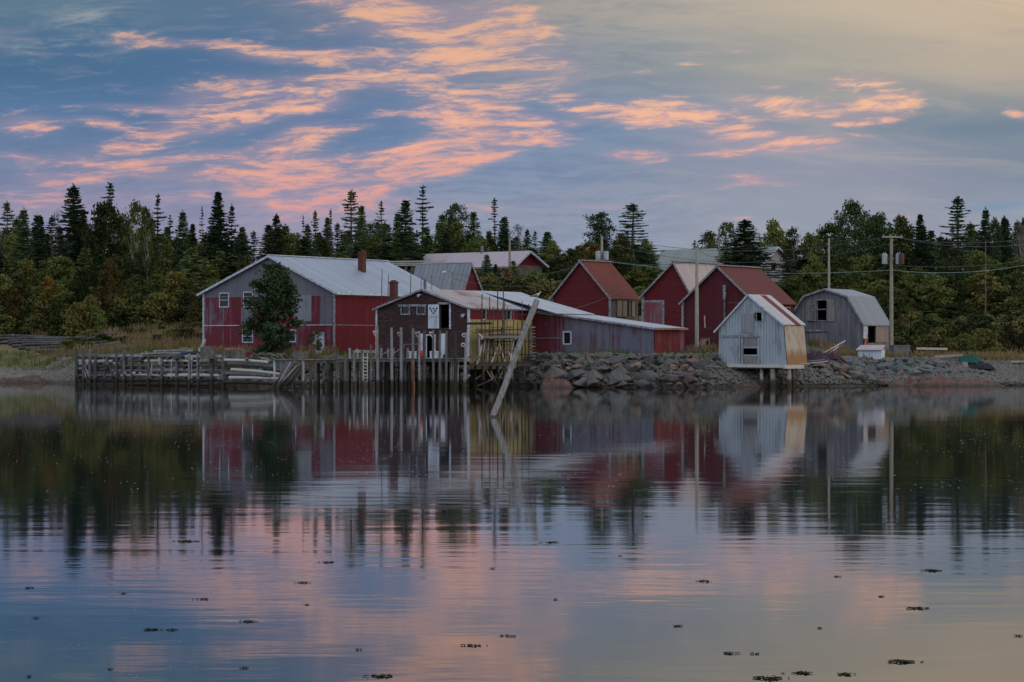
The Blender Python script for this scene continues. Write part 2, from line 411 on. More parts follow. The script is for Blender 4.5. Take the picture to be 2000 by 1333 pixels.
ys = axis(226, 330, 1., [200,215,330,336,344,355,370,390,420,460,520,640,900,1500,3000])
gv = [(x, y, ground(x, y)) for y in ys for x in xs]
nx = len(xs); gf = [(j*nx+i, j*nx+i+1, (j+1)*nx+i+1, (j+1)*nx+i) for j in range(len(ys)-1) for i in range(nx-1)]
def gmat(g):
    p = wpos(g); x, y, z = g.sep(p)
    n1 = g.noise(p, .22, 4, .6); n2 = g.noise(p, 1.7, 4, .65); n3 = g.noise(p, 9., 3, .7)
    grass = g.ramp(g.ss(n1*.5+n2*.5, .3, .7), [(0,(.028,.042,.014,1)),(.35,(.060,.080,.022,1)),(.6,(.12,.105,.040,1)),(.8,(.14,.105,.052,1)),(1,(.070,.095,.022,1))])
    grav = g.ramp(g.ss(n3*.6+n2*.4, .3, .7), [(0,(.05,.048,.045,1)),(.5,(.13,.12,.11,1)),(1,(.24,.22,.19,1))])
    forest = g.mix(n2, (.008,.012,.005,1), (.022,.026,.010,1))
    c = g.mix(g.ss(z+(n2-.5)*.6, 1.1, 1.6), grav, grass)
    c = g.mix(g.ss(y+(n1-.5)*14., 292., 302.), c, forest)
    c = g.mix(g.ss(z+(n2-.5)*.3, .55, .1)*.8, c, (.030,.024,.014,1))
    return {'Base Color': c, 'bump': (n3*.5+n2*.5, .12)}
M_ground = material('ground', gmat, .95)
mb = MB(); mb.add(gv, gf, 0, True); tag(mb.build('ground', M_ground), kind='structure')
def wmat(g):
    p = wpos(g); x, y, z = g.sep(p)
    calm = g.ss(g.noise(g.xyz(x*.018, y*.045, 3.), 1., 3, .55), .36, .62)
    r1 = g.noise(g.xyz(x*.30, y*.9, 0.), 1., 3, .55, .3)
    r2 = g.noise(g.xyz(x*1.1+y*.15, y*2.6, 7.), 1., 3, .6, .2)
    r3 = g.noise(g.xyz(x*.05, y*.16, 11.), 1., 2, .5)
    ruf = .19+g.ss((y-58.+(calm-.5)*20.).ab(), 26., 4.)*.42+g.ss(y, 46., 28.)*.10
    h = (r1*.020+r2*.0050*(calm*.9+.25)+r3*.045)*ruf
    return {'Base Color': (.006,.013,.016,1), 'Roughness': .035, 'IOR': 1.333, 'Specular IOR Level': .30, 'bump': (h, WAVE)}
WAVE = .42
M_water = material('water', wmat, .035)
mb = MB(); mb.face([(-3000,-400,0),(3000,-400,0),(3000,2950,0),(-3000,2950,0)]); tag(mb.build('water', M_water), kind='structure')

# ================================================================== building kit
RED = lin(128,38,46); REDB = lin(140,36,40); GREY = lin(118,122,134); WHITE = lin(196,204,214)
m_red_clap = m_courses('red_clapboard', lin(96,30,38), lin(78,52,54), .17, .12, None, .3)
m_brown_sh = m_courses('brown_shingles', lin(58,40,42), lin(76,58,58), .15, .3, .28, .45)
m_grey_sh = m_courses('grey_shingles', lin(118,108,104), lin(92,84,84), .14, .4, .22, .45)
m_red_trim_clap = m_courses('red_side_clapboard', lin(104,28,40), lin(104,62,68), .16, .2, None, .3)
m_trim = m_plain('white_trim', lin(196,206,222), lin(150,158,172), 5, .7)
m_trim_old = m_plain('worn_trim', lin(150,156,168), lin(96,92,96), 6, .8)
m_grey_wood = m_wood('grey_timber', lin(80,80,84), lin(138,138,142))
m_dark_wood = m_wood('dark_timber', lin(54,50,50), lin(98,94,94))
m_pale_wood = m_wood('pale_timber', lin(142,140,136), lin(186,184,180))
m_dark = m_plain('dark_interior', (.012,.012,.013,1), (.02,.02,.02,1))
def glass_fn(g):
    n = g.noise(opos(g), .9, 2, .5)
    return {'Base Color': (.006,.014,.020,1), 'Roughness': .08, 'Specular IOR Level': .3, 'bump': (n, .02)}
m_glass = material('window_glass', glass_fn, .06)

V_DIR = (.511, .860)   # the way the side walls run
class B:
    """a building frame: local x along the gable (right), local y back along the side wall, local z up; origin at the near right corner"""
    def __init__(b, name, px, Y, base_z, label, cat, ang=-30.7, group=None):
        b.O = Vector(((px-1000)/F*Y, Y)); b.base = base_z; b.a = R(ang)
        b.u = Vector((math.cos(b.a), math.sin(b.a))); b.v = Vector((-math.sin(b.a), math.cos(b.a)))
        b.root = empty(name, (b.O.x, b.O.y, base_z), b.a, label, cat, group)
    def X(b, px, y=0.): return along(b.O+b.v*y, b.u, px)           # local x of a column on the plane y
    def Yl(b, px, x=0.): return along(b.O+b.u*x, b.v, px)
    def Z(b, py, x=0., y=0.):
        Yw = b.O.y+b.u.y*x+b.v.y*y
        return CZ-(py-HY)/F*Yw-b.base
    def rect(b, p, y=0.):                                            # a pixel box on the gable plane -> x0,z0,x1,z1
        x0, x1 = b.X(p[0], y), b.X(p[2], y); xm = (x0+x1)/2
        return (x0, b.Z(p[3], xm, y), x1, b.Z(p[1], xm, y))
    def srect(b, p, x=0.):                                           # on the side wall -> y0,z0,y1,z1
        y0, y1 = b.Yl(p[0], x), b.Yl(p[2], x); ym = (y0+y1)/2
        return (y0, b.Z(p[3], x, ym), y1, b.Z(p[1], x, ym))
def wall_mesh(prof, holes, T, z0=0., th=.12):
    """prof: [(s, top z)], holes (s0,z0,s1,z1); T(s, z, depth) -> point. Outer face at depth 0"""
    mb = MB(); ss = sorted(set([p[0] for p in prof]+[q for h in holes for q in (h[0], h[2])]))
    ss = [s for s in ss if prof[0][0]-1e-6 <= s <= prof[-1][0]+1e-6]
    top = lambda s: interp(prof, s)
    for a, c in zip(ss, ss[1:]):
        if c-a < 1e-4: continue
        mid = (a+c)/2; iv = sorted((h[1], h[3]) for h in holes if h[0] <= mid <= h[2]); lo = z0
        segs = []
        for h0, h1 in iv:
            if h0 > lo: segs.append((lo, lo, h0, h0))
            lo = max(lo, h1)
        segs.append((lo, lo, top(a), top(c)))
        for za, zc, ta, tc_ in segs:
            mb.face([T(a,za,0), T(c,zc,0), T(c,tc_,0), T(a,ta,0)])
            mb.face([T(a,za,th), T(a,ta,th), T(c,tc_,th), T(c,zc,th)], 1)
    for h in holes:
        x0, a0, x1, a1 = h
        for p, q in (((x0,a0),(x1,a0)), ((x1,a0),(x1,a1)), ((x1,a1),(x0,a1)), ((x0,a1),(x0,a0))):
            mb.face([T(p[0],p[1],0), T(p[0],p[1],th), T(q[0],q[1],th), T(q[0],q[1],0)], 1)
    return mb
def gT(y): return lambda s, z, d: (s, y+d, z)
def sT(x): return lambda s, z, d: (x-d, s, z)
def gable_wall(b, w, prof, holes, mat, y=0., z0=0., name='gable_wall'):
    return wall_mesh(prof, holes, gT(y), z0).build(name, [mat, m_dark], b.root)
def side_wall(b, L, top, holes, mat, x=0., y0=0., z0=0., name='side_wall'):
    return wall_mesh([(y0, top), (L, top)], holes, sT(x), z0).build(name, [mat, m_dark], b.root)
def slab(mb, p, q, y0, y1, t=.07, mi=0):
    """roof slope between the lines p=(x,z) (low) and q=(x,z) (high), from y0 to y1"""
    (x0, z0), (x1, z1) = p, q; d = Vector((x1-x0, z1-z0)).normalized(); n = Vector((-d.y, d.x))
    if n.y < 0: n = -n
    a = [(x0, z0), (x1, z1), (x1-n.x*t, z1-n.y*t), (x0-n.x*t, z0-n.y*t)]
    f = [(x, y0, z) for x, z in a]; k = [(x, y1, z) for x, z in a]
    mb.add(f+k, [(0,1,5,4),(1,2,6,5),(2,3,7,6),(3,0,4,7),(3,2,1,0),(4,5,6,7)], mi)
def roof(b, pts, y0, y1, mat, t=.07, over=.25, name='roof'):
    """pts: profile of (x,z) from left eave over the ridge to the right eave, walls' top; lifted and overhanging"""
    P = [Vector(p) for p in pts]; d0 = (P[0]-P[1]).normalized(); d1 = (P[-1]-P[-2]).normalized()
    P[0] = P[0]+d0*over; P[-1] = P[-1]+d1*over; P = [p+Vector((0, .10)) for p in P]
    for p, q in zip(P, P[1:]):
        mb = MB()
        lo, hi = (p, q) if p.y < q.y else (q, p)
        slab(mb, lo, hi, y0, y1, t); mb.build(name, mat, b.root)
    return P
def rake(b, P, y, mat, w=.03, h=.16, name='rake_board'):
    for p, q in zip(P, P[1:]):
        mb = MB(); mb.beam((p.x, y, p.y-h*.5), (q.x, y, q.y-h*.5), w, h); mb.build(name, mat, b.root)
def fascia(b, x, z, y0, y1, mat, h=.16, name='eave_board'):
    mb = MB(); mb.box((x-.02, y0, z-h), (x+.02, y1, z)); mb.build(name, mat, b.root)
def vboard(b, x, y, z0, z1, mat, w=.12, name='corner_board'):
    mb = MB(); mb.box((x-w/2, y-w/2, z0), (x+w/2, y+w/2, z1)); mb.build(name, mat, b.root)
def framed(b, r, mat=None, side=False, x=0., y=0., fw=.08, glass=None, mull='h', name='window', proud=.05, inset=.05):
    """frame round an opening (r = s0,z0,s1,z1) with a pane and glazing bars"""
    mat = mat or m_trim; s0, z0, s1, z1 = r
    def bx(mb, a0, c0, a1, c1, d0, d1):
        if side: mb.box((x-d1, a0, c0), (x-d0, a1, c1))
        else: mb.box((a0, y+d0, c0), (a1, y+d1, c1))
    mb = MB()
    bx(mb, s0-fw, z0-fw, s1+fw, z0, -proud, .06); bx(mb, s0-fw, z1, s1+fw, z1+fw, -proud, .06)
    bx(mb, s0-fw, z0, s0, z1, -proud+.003, .06); bx(mb, s1, z0, s1+fw, z1, -proud+.003, .06)
    fr = mb.build(name, mat, b.root)
    if glass is not False:
        mb = MB(); bx(mb, s0, z0, s1, z1, inset, inset+.01); mb.build('pane', glass or m_glass, fr)
        mb = MB()
        if 'h' in mull: bx(mb, s0, (z0+z1)/2-.03, s1, (z0+z1)/2+.03, inset-.04, inset-.005)
        if 'v' in mull: bx(mb, (s0+s1)/2-.025, z0, (s0+s1)/2+.025, z1, inset-.042, inset-.008)
        if mb.v: mb.build('sash_bar', mat, fr)
    return fr
def panel(b, r, mat, y=0., side=False, x=0., d0=-.05, d1=.0, name='door', boards=None):
    s0, z0, s1, z1 = r; mb = MB()
    if side: mb.box((x-d1, s0, z0), (x-d0, s1, z1))
    else: mb.box((s0, y+d0, z0), (s1, y+d1, z1))
    return mb.build(name, mat, b.root)
def wood_boards(name, c1, c2, wear=.45, bw=.16, **k): return m_boards(name, c1, c2, wear, bw, **k)

m_door_grey = wood_boards('grey_door_boards', lin(112,122,138), lin(136,140,148), .5, .2)
m_door_white = m_boards('white_door_boards', lin(196,206,222), lin(150,156,168), .15, .25, var=.12)
m_weather = wood_boards('weathered_boards', lin(104,102,108), lin(134,130,132), .5, .17)

# ------------------------------------------------------------------ 1. large red and grey barn
b = B('large_barn', 653, 246, 0., 'large faded red and grey two-storey barn with a pale metal roof', 'barn')
b.base = CZ-(692-HY)/F*246; b.root.location.z = b.base
w = -b.X(398); L = b.Yl(872) ; zE = b.Z(569); xr = b.X(528); zR = b.Z(501, xr)
zb1 = b.Z(635); zb2 = b.Z(577.5)
def z_barn(g, u, v):     # grey above the upper belt, patchy between the belts, red below
    a = g.ss(v, zb2-.06, zb2+.0)*1.3
    mid = g.ss(v, zb1-.02, zb1+.02)
    X_ = lambda px: (px-653.)/255.*w
    p = (g.ss(u, X_(472), X_(473))*g.ss(u, X_(496), X_(495))*.8+g.ss(u, X_(449), X_(446))*.30)*mid
    lowp = g.ss(u, X_(440), X_(400))*(1.-mid)*g.ss(v, zb1-1.5, zb1-.3)*.4
    rightp = g.ss(u, X_(625), X_(626))*mid*.8
    return a+p+lowp+rightp+mid*.05
m_barn_g = m_boards('barn_gable_boards', lin(108,40,54), lin(108,110,122), .05, .2, z_barn, var=.3)
m_barn_s = m_boards('barn_side_boards', lin(100,26,40), lin(104,62,72), .05, .2, var=.3)
wins = [b.rect(p) for p in ((430,574,446,599),(477,572,493,599),(523,580,539,600),(475,646,493,668),(559,646,577,667))]
door = b.rect((613,651,633,692)); door = (door[0], 0., door[2], door[3])
gable_wall(b, w, [(-w, zE), (xr, zR), (0, zE)], wins+[door], m_barn_g)
side_wall(b, L, zE, [], m_barn_s, y0=.12)
side_wall(b, L, zE, [], m_barn_s, x=-w+.12, y0=.12)
gable_wall(b, w, [(-w, zE), (xr, zR), (0, zE)], [], m_barn_g, y=L)
m_roof_blue = m_metal_roof('pale_ribbed_metal', lin(146,162,180), lin(122,136,156), .9, 0., bump=.03)
P = roof(b, [(-w, zE), (xr, zR), (0, zE)], -.35, L+.35, m_roof_blue, over=.55)
rake(b, P, -.37, m_trim, h=.2); fascia(b, P[-1].x+.02, P[-1].y+.02, -.35, L+.35, m_trim, .2)
mb = MB(); mb.box((xr-.18, -.4, P[1].y-.02), (xr+.18, L+.4, P[1].y+.05)); mb.build('ridge_cap', m_trim, b.root)
for x in (-w, -.02): vboard(b, x, -.01, 0, zE, m_trim if x < -1 else m_trim_old, .15)
mb = MB(); mb.box((-w, -.035, zb1-.035), (0, -.0, zb1+.035)); mb.build('belt_board', m_trim, b.root)
mb = MB(); mb.box((-w, -.03, zb2-.02), (0, -.0, zb2+.02)); mb.build('belt_board', m_trim_old, b.root)
for z in (zb1, zb2):
    mb = MB(); mb.box((0, 0, z-.03), (.035, L, z+.03)); mb.build('belt_board', m_trim_old, b.root)
for i, r in enumerate(wins): framed(b, r, m_trim, fw=.09)
framed(b, door, m_trim_old, glass=False, fw=.1, name='door_frame')
panel(b, door, m_door_white, d0=.02, d1=.06)
hatch = b.rect((574,577,609,628)); panel(b, hatch, m_door_grey, d0=-.06, d1=-.004, name='loft_door')
yc = b.Yl(707, b.X(640)*.0-2.2)
cx, cy = -w*.30, b.Yl(707, -w*.30)
zc = b.Z(523, cx, cy); zt = b.Z(493, cx, cy)
def brick_fn(c1, c2, mort):
    def fn(g):
        u, v = uvs(g); t = g.n('ShaderNodeTexBrick'); g.put(t.inputs['Vector'], g.xyz(u, v, 0.)); t.inputs['Scale'].default_value = 1.
        t.inputs['Brick Width'].default_value = .24; t.inputs['Row Height'].default_value = .085; t.inputs['Mortar Size'].default_value = .008
        t.inputs['Color1'].default_value = c1; t.inputs['Color2'].default_value = c2; t.inputs['Mortar'].default_value = mort
        n = g.noise(opos(g), 5., 3, .6)
        return {'Base Color': g.mix(g.ss(n, .5, .75)*.6, t.outputs[0], (.03,.02,.02,1))}
    return fn
m_brick = material('chimney_brick', brick_fn(lin(96,46,42), lin(72,38,38), lin(90,70,64)), .9)
mb = MB(); mb.box((cx-.27, cy-.27, zc-.8), (cx+.27, cy+.27, zt)); ch = mb.build('chimney', m_brick, b.root)
mb = MB(); mb.box((cx-.32, cy-.32, zt-.28), (cx+.32, cy+.32, zt-.12)); mb.box((cx-.24, cy-.24, zt), (cx-.02, cy+.24, zt+.08)); mb.box((cx+.03, cy-.24, zt), (cx+.24, cy+.24, zt+.08)); mb.build('chimney_cap', m_brick, ch)
mb = MB(); q = b.X(530); mb.box((q-.05, -.06, b.Z(516)), (q+.05, -.01, b.Z(509))); mb.build('yard_light', m_trim, b.root)
BARN = b

# ------------------------------------------------------------------ 2. brown fish store with the yellow and red side, and its long lean-to
b = B('fish_store', 915, 231, 0., 'dark brown shingled store on the wharf with white doors and yellow side wall', 'building')
b.base = CZ-(700-HY)/F*231; b.root.location.z = b.base; FS = b
w = -b.X(736); zE = b.Z(602); xr = b.X(826); zR = b.Z(567, xr); Ls = b.Yl(1008); L2 = b.Yl(1043)
holes = [b.rect(p) for p in ((785,600,799,613),(816,600,830,613))]
up = b.rect((861,595,877,641)); up_all = up
low = b.rect((834,656,849,698)); low = (low[0], .02, low[2], low[3])
gable_wall(b, w, [(-w, zE), (xr, zR), (0, zE)], holes+[up_all, low], m_brown_sh, z0=-.3)
zy = b.Z(624)      # yellow below, red above
m_yel = m_boards('yellow_board_wall', lin(164,152,100), lin(138,132,106), .12, .6, var=.12, bump=.004)
sw = [b.srect((941,605,948,623)), b.srect((990,605,997,624))]
hi = wall_mesh([(.12, zE), (L2, zE)], sw, sT(0), zy).build('side_wall', [m_red_trim_clap, m_dark], b.root)
lowh = [b.srect((1004,664,1014,680)), b.srect((1018,645,1027,657))]
wall_mesh([(.12, zy), (L2, zy)], lowh, sT(.04), -.9).build('side_wall', [m_yel, m_dark], b.root)
side_wall(b, L2, zE, [], m_brown_sh, x=-w+.12, y0=.12)
gable_wall(b, w, [(-w, zE), (xr, zR), (0, zE)], [], m_brown_sh, y=L2)
for r in sw: framed(b, r, m_trim, side=True, fw=.07, mull='')
def zr_rust(c):
    return m_metal_roof('rusty_patched_metal', lin(160,156,158), lin(136,130,136), .5, .36, lin(116,72,62), rough=.6, metallic=.15)
m_roof_rusty = zr_rust(0)
m_roof_rust = m_metal_roof('rusted_metal', lin(108,52,44), lin(92,44,40), .6, .35, lin(96,46,36), rough=.75, metallic=.1)
m_roof_rust2 = m_metal_roof('rusted_ribbed_metal', lin(98,48,48), lin(84,42,44), .35, .2, lin(92,42,38), rough=.75, metallic=.1)
m_roof_pale = m_metal_roof('pale_sheet_metal', lin(168,178,190), lin(140,152,168), 1.1, 0., bump=.015)
P = roof(b, [(-w, zE), (xr, zR), (0, zE)], -.25, Ls, m_roof_rusty, over=.3)
rake(b, P, -.27, m_trim_old, h=.15)
for k in range(16):
    yy = .2+k*(Ls-.4)/15; mb = MB(); mb.box((.0, yy-.04, zE-.16), (.3, yy+.04, zE-.03)); mb.build('rafter_tail', m_trim_old, b.root)
P2 = roof(b, [(-w, zE), (xr, zR), (0, zE)], Ls+.003, b.Yl(1018, xr), m_roof_pale, over=.42)
vboard(b, -w, -.01, 0, zE, m_trim, .15); vboard(b, .02, -.01, -.3, zE, m_trim, .17)
for r in holes: framed(b, r, m_trim_old, fw=.1, mull='')
r = b.rect((779,595,833,599)); mb = MB(); mb.box((r[0], -.1, r[1]), (r[2], -.003, r[3])); mb.build('window_head', m_trim_old, b.root)
r = b.rect((856,592,879,595)); mb = MB(); mb.box((r[0], -.1, r[1]), (r[2]+.1, -.003, r[3]+.05)); mb.build('door_head', m_trim_old, b.root)
vr = b.rect((878,593,881,643)); mb = MB(); mb.box((vr[0], -.06, vr[1]), (vr[2], -.003, vr[3]-.02)); mb.build('door_jamb', m_trim, b.root)
d = panel(b, b.rect((837,595,858,642)), m_door_white, d0=-.07, d1=-.01, name='loft_door')
dr = b.rect((837,595,858,642))
for (px, py) in ((841,603),(847.5,603),(854,603),(844,607.5),(851,607.5),(847.5,612)):      # six round dark holes in a heart-like V
    q = b.rect((px-1.3, py-1.6, px+1.3, py+1.6)); cx_, cz_ = (q[0]+q[2])/2, (q[1]+q[3])/2
    mb = MB(); mb.tube([(cx_, -.085, cz_), (cx_, -.07, cz_)], .085, 12, sm=False); mb.build('round_hole', m_dark, d)
mb = MB(); q = b.rect((837,619,858,620.3)); mb.box((q[0], -.08, q[1]), (q[2], -.07, q[3])); mb.build('door_rail', m_trim_old, d)
framed(b, low, m_trim, glass=False, fw=.1, name='door_frame')
for p in ((820,652,832,699),(862,652,874,699)):
    q = b.rect(p); dd = panel(b, (q[0], .05, q[2], q[3]), m_door_white, d0=-.12, d1=-.06, name='door')
mb = MB(); mb.box((b.X(846), .5, .0), (b.X(858), 1.2, .85)); mb.build('store_counter', m_trim_old, b.root)
for (px, py, rr) in ((822,577,.16),(908,616,.2)):
    q = b.rect((px-2, py-2, px+2, py+2)); cx_, cz_ = (q[0]+q[2])/2, (q[1]+q[3])/2
    mb = MB(); mb.tube([(cx_, -.02, cz_+.05), (cx_-.03, -.2, cz_), (cx_-.06, -.36, cz_-.06)], [.05, .09, rr*.8], 10); mb.build('floodlight', m_trim, b.root)
# brick chimney left slope, stove pipe right of the ridge
cx, cy = -w+.9, 3.2
yq = along(b.O+b.u*(-w+.9), b.v, 769)
cy = yq; zt = b.Z(550, cx, cy)
mb = MB(); mb.box((cx-.26, cy-.26, zE-.1), (cx+.26, cy+.26, zt)); ch = mb.build('chimney', m_brick, b.root)
mb = MB(); mb.box((cx-.31, cy-.31, zt-.16), (cx+.31, cy+.31, zt-.06)); mb.box((cx-.16, cy-.16, zt), (cx+.16, cy+.16, zt+.1)); mb.build('chimney_cap', m_brick, ch)
x_ = xr+.0; y_ = along(b.O+b.u*x_, b.v, 830); m_steel = m_plain('dull_steel', lin(120,122,128), lin(80,80,84), 6, .5, .6)
mb = MB(); mb.tube([(x_, y_, zR-.2), (x_, y_, b.Z(547, x_, y_))], .12, 10); sp = mb.build('stove_pipe', m_steel, b.root)
mb = MB(); mb.tube([(x_, y_, b.Z(547, x_, y_)), (x_, y_, b.Z(544.5, x_, y_))], [.2, .17], 10); mb.build('pipe_cap', m_steel, sp)
# lean-to: wall facing us from column 1044 to 1277, then the red end to 1337
yl = L2-.3; xa = 0.05; xb = b.X(1277, yl); xc = xb
def z_lean(g, u, v):
    return g.ss(u, xa+.3, xa+4.2, -.2, .62)+g.ss(u, xb-1.5, xb, 0., .2)+g.ss(v, .6, .1)*-.25
m_lean = m_boards('lean_to_boards', lin(98,38,50), lin(102,106,122), .15, .16, z_lean, var=.2, k=.6)
Yd = b.Yl(1337, xb)-yl
m_lean_r = m_boards('lean_to_red_end', lin(124,44,52), lin(128,108,112), .12, .2, lambda g, u, v: g.ss(u, yl+Yd*.64, yl+Yd*.66)*.35, var=.3)
zl = lambda py, px: b.Z(py, b.X(px, yl), yl)
zb_ = zl(693, 1160)
wr = b.rect((1102,650,1114,671), yl)
wall_mesh([(xa, zl(611,1050)), (xb, zl(645,1277))], [wr], gT(yl), zb_).build('lean_to_wall', [m_lean, m_dark], b.root)
framed(b, wr, m_trim, y=yl, fw=.12, mull='')
Yd = b.Yl(1337, xb)-yl
wall_mesh([(yl+.12, zl(645,1277)), (yl+Yd, zl(645,1277))], [], sT(xb), zb_).build('lean_to_wall', [m_lean_r, m_dark], b.root)
zA, zB = zl(606,1044)+.02, zl(641,1278)+.02
pts = [(xa-.1, zA), (xb+.3, zB)]
mb = MB(); slab(mb, (pts[1][0], pts[1][1]), (pts[0][0], pts[0][1]), yl-.3, yl+Yd, .08); mb.build('roof', m_roof_pale, b.root)
mb = MB(); mb.beam((pts[0][0], yl-.32, zA-.1), (pts[1][0], yl-.32, zB-.1), .03, .14); mb.build('rake_board', m_trim_old, b.root)
mb = MB(); mb.box((xb+.31, yl-.3, zB-.15), (xb+.36, yl+Yd, zB-.0)); mb.build('eave_board', m_plain('rusty_edge', lin(170,140,120), lin(120,74,50), 8), b.root)
# the main roof's long back slope meeting the lean-to
mb = MB(); slab(mb, (xa+3.2, zA+(zB-zA)*.29+.12), (xr, P2[1].y+.01), Ls+1.2, yl+Yd-.5, .06); mb.build('roof', m_roof_pale, b.root)
mb = MB(); mb.box((xa, yl-.1, zl(661,1060)-.03), (b.X(1098, yl), yl-.02, zl(661,1060)+.03)); mb.build('wall_rail', m_trim_old, b.root)
mb = MB(); mb.box((xa+.1, yl+.05, zb_-.6), (xc-.05, yl+Yd-.1, zb_-.003)); mb.build('footing', m_plain('footing_stone', lin(110,104,100)), b.root)

# ------------------------------------------------------------------ 3. gable sheds
def shed(name, px, Y, base_py, label, left, eave_py, peak, far, mat_g, mat_s, mat_r, holes=(), sholes=(), over=.35, rk=None, eaveL=None, base_z=None, group=None, capm=None):
    b = B(name, px, Y, 0., label, 'shed', group=group)
    b.base = base_z if base_z is not None else CZ-(base_py-HY)/F*Y; b.root.location.z = b.base
    b.w = -b.X(left); b.L = b.Yl(far); b.zE = b.Z(eave_py); b.xr = b.X(peak[0]); b.zR = b.Z(peak[1], b.xr)
    b.zL = b.Z(eaveL, -b.w) if eaveL else b.zE
    b.holes = [b.rect(p) for p in holes]; b.sholes = [b.srect(p) for p in sholes]
    pr = [(-b.w, b.zL), (b.xr, b.zR), (0, b.zE)]
    gable_wall(b, b.w, pr, b.holes, mat_g, z0=-.4); side_wall(b, b.L, b.zE, b.sholes, mat_s, y0=.12, z0=-.4)
    side_wall(b, b.L, b.zL, [], mat_s, x=-b.w+.12, y0=.12, z0=-.4); gable_wall(b, b.w, pr, [], mat_g, y=b.L, z0=-.4)
    b.P = roof(b, pr, -.3, b.L+.3, mat_r, over=over); rake(b, b.P, -.32, rk or m_trim_old, h=.17)
    mb = MB(); mb.beam((b.xr-.0, -.36, b.P[1].y+.02), (b.xr, b.L+.36, b.P[1].y+.02), .36, .1); mb.build('ridge_cap', capm or m_trim_old, b.root)
    return b
b = shed('red_shed', 1192, 270, 625, 'small red clapboard shed with rusty roof and plank doors in its shingled side', 1079, 581, (1135,511), 1246, m_red_clap, m_grey_sh, m_roof_rust,
         sholes=((1205,586,1213,619),(1214,587,1222,619),(1223,588,1228,619),(1238,590,1243,619)))
vboard(b, -.02, -.01, -.4, b.zE, m_trim_old, .2); vboard(b, -b.w, -.01, -.4, b.zE, m_trim_old, .2)
m_plank_tan = wood_boards('tan_plank_doors', lin(152,140,118), lin(128,118,104), .4, .2)
for p in ((1204,587,1213,619),(1215,587,1223,619),(1233,589,1239,619)):
    q = b.srect(p); panel(b, (q[0], q[1], q[2], q[3]), m_plank_tan, side=True, x=0, d0=-.12, d1=-.05, name='plank_door')
q = b.srect((1197,585,1246,588)); mb = MB(); mb.box((.01, q[0], q[1]), (.09, q[2], q[3])); mb.build('door_head', m_trim_old, b.root)
m_roof_pink = m_metal_roof('pale_pinkish_metal', lin(176,166,166), lin(150,144,150), .4, 0.)
b = shed('red_shed', 1352, 262, 652, 'red clapboard shed with pale ribbed roof and pink door, between two others', 1256, 578, (1317,513), 1440, m_red_clap, m_red_clap, m_roof_pink, eaveL=578)
q = b.rect((1259,591,1294,652)); framed(b, (q[0], 0, q[2], q[3]), m_trim_old, glass=False, fw=.2, name='door_frame', proud=.04)
panel(b, (q[0], 0, q[2], q[3]), m_boards('faded_pink_door', lin(128,62,76), lin(120,104,112), .25, .2), d0=-.03, d1=-.002)
vboard(b, -b.w, -.01, -.4, b.zL, m_trim_old, .2)
m_red_vert = m_boards('dark_red_boards', lin(80,28,37), lin(76,46,52), .08, .2, var=.35)
b = shed('red_shed', 1474, 246, 684, 'tall dark red board shed with a rusted ribbed roof, behind the leaning grey shed', 1334, 590, (1403,521), 1550, m_red_vert, m_red_vert, m_roof_rust2, eaveL=590,
         sholes=((1535,602,1542,614),))
framed(b, b.sholes[0], m_trim_old, side=True, fw=.1, glass=False)
vboard(b, -b.w, -.01, -.2, b.zL, m_trim_old, .2)
q = b.rect((1413,557,1421,585)); qz = (q[1]+q[3])/2
mb = MB(); mb.box((q[0]+.08, -.3, q[1]), (q[2]-.08, -.1, q[3])); vb = mb.build('vent_box', m_trim_old, b.root)
mb = MB(); mb.tube([((q[0]+q[2])/2, -.2, b.Z(640)), ((q[0]+q[2])/2, -.2, q[1])], .09, 8); mb.build('vent_pipe', m_steel, b.root)
mb = MB(); mb.box((q[2]+.1, -.04, b.Z(592)), (-.1, -.01, b.Z(591))); mb.build('wall_conduit', m_steel, b.root)
RS3 = b

# ------------------------------------------------------------------ 4. gambrel barn
m_gam = m_boards('gambrel_boards', lin(96,98,106), lin(120,120,128), .4, .15, var=.3)
b = B('gambrel_barn', 1686, 256, 0., 'weathered grey barn with a gambrel roof and open loft door, beside the utility pole', 'barn')
b.base = CZ-(686-HY)/F*256; b.root.location.z = b.base
xL = b.X(1536); zE = b.Z(631); zEL = b.Z(634, xL)
xb1, xb2, xr = b.X(1571), b.X(1656), b.X(1612)
zb1g, zb2g, zR = b.Z(580, xb1), b.Z(580, xb2), b.Z(566, xr)
L = b.Yl(1736)
pr = [(xL, zEL), (xb1, zb1g), (xr, zR), (xb2, zb2g), (0, zE)]
lo = b.rect((1597,587,1615,626)); lowd = b.rect((1581,651,1614,688)); lowd = (lowd[0], .03, lowd[2], lowd[3])
sd = b.srect((1693,634,1709,670))
gable_wall(b, 0, pr, [lo], m_gam, z0=-.5); gable_wall(b, 0, pr, [], m_gam, y=L, z0=-.5)
side_wall(b, L, zE, [sd], m_weather, y0=.12, z0=-.5); side_wall(b, L, zEL, [], m_gam, x=xL+.12, y0=.12, z0=-.5)
m_roof_gam = m_metal_roof('grey_blue_metal', lin(134,146,160), lin(110,122,138), .8, 0., bump=.02)
P = roof(b, pr, -.25, L+.25, m_roof_gam, over=.3); rake(b, P, -.27, m_trim_old, h=.16)
fascia(b, P[-1].x, P[-1].y, -.2, L+.25, m_trim_old, .1)
framed(b, lo, m_trim_old, glass=False, fw=.08, name='loft_opening')
mb = MB(); mb.box((lo[0], -.03, b.Z(604)-.04), (lo[2], .03, b.Z(604)+.04)); mb.build('cross_bar', m_trim_old, b.root)
q = b.rect((1576,587,1595,627)); dd = panel(b, q, m_weather, d0=-.11, d1=-.052, name='loft_door')
mb = MB()
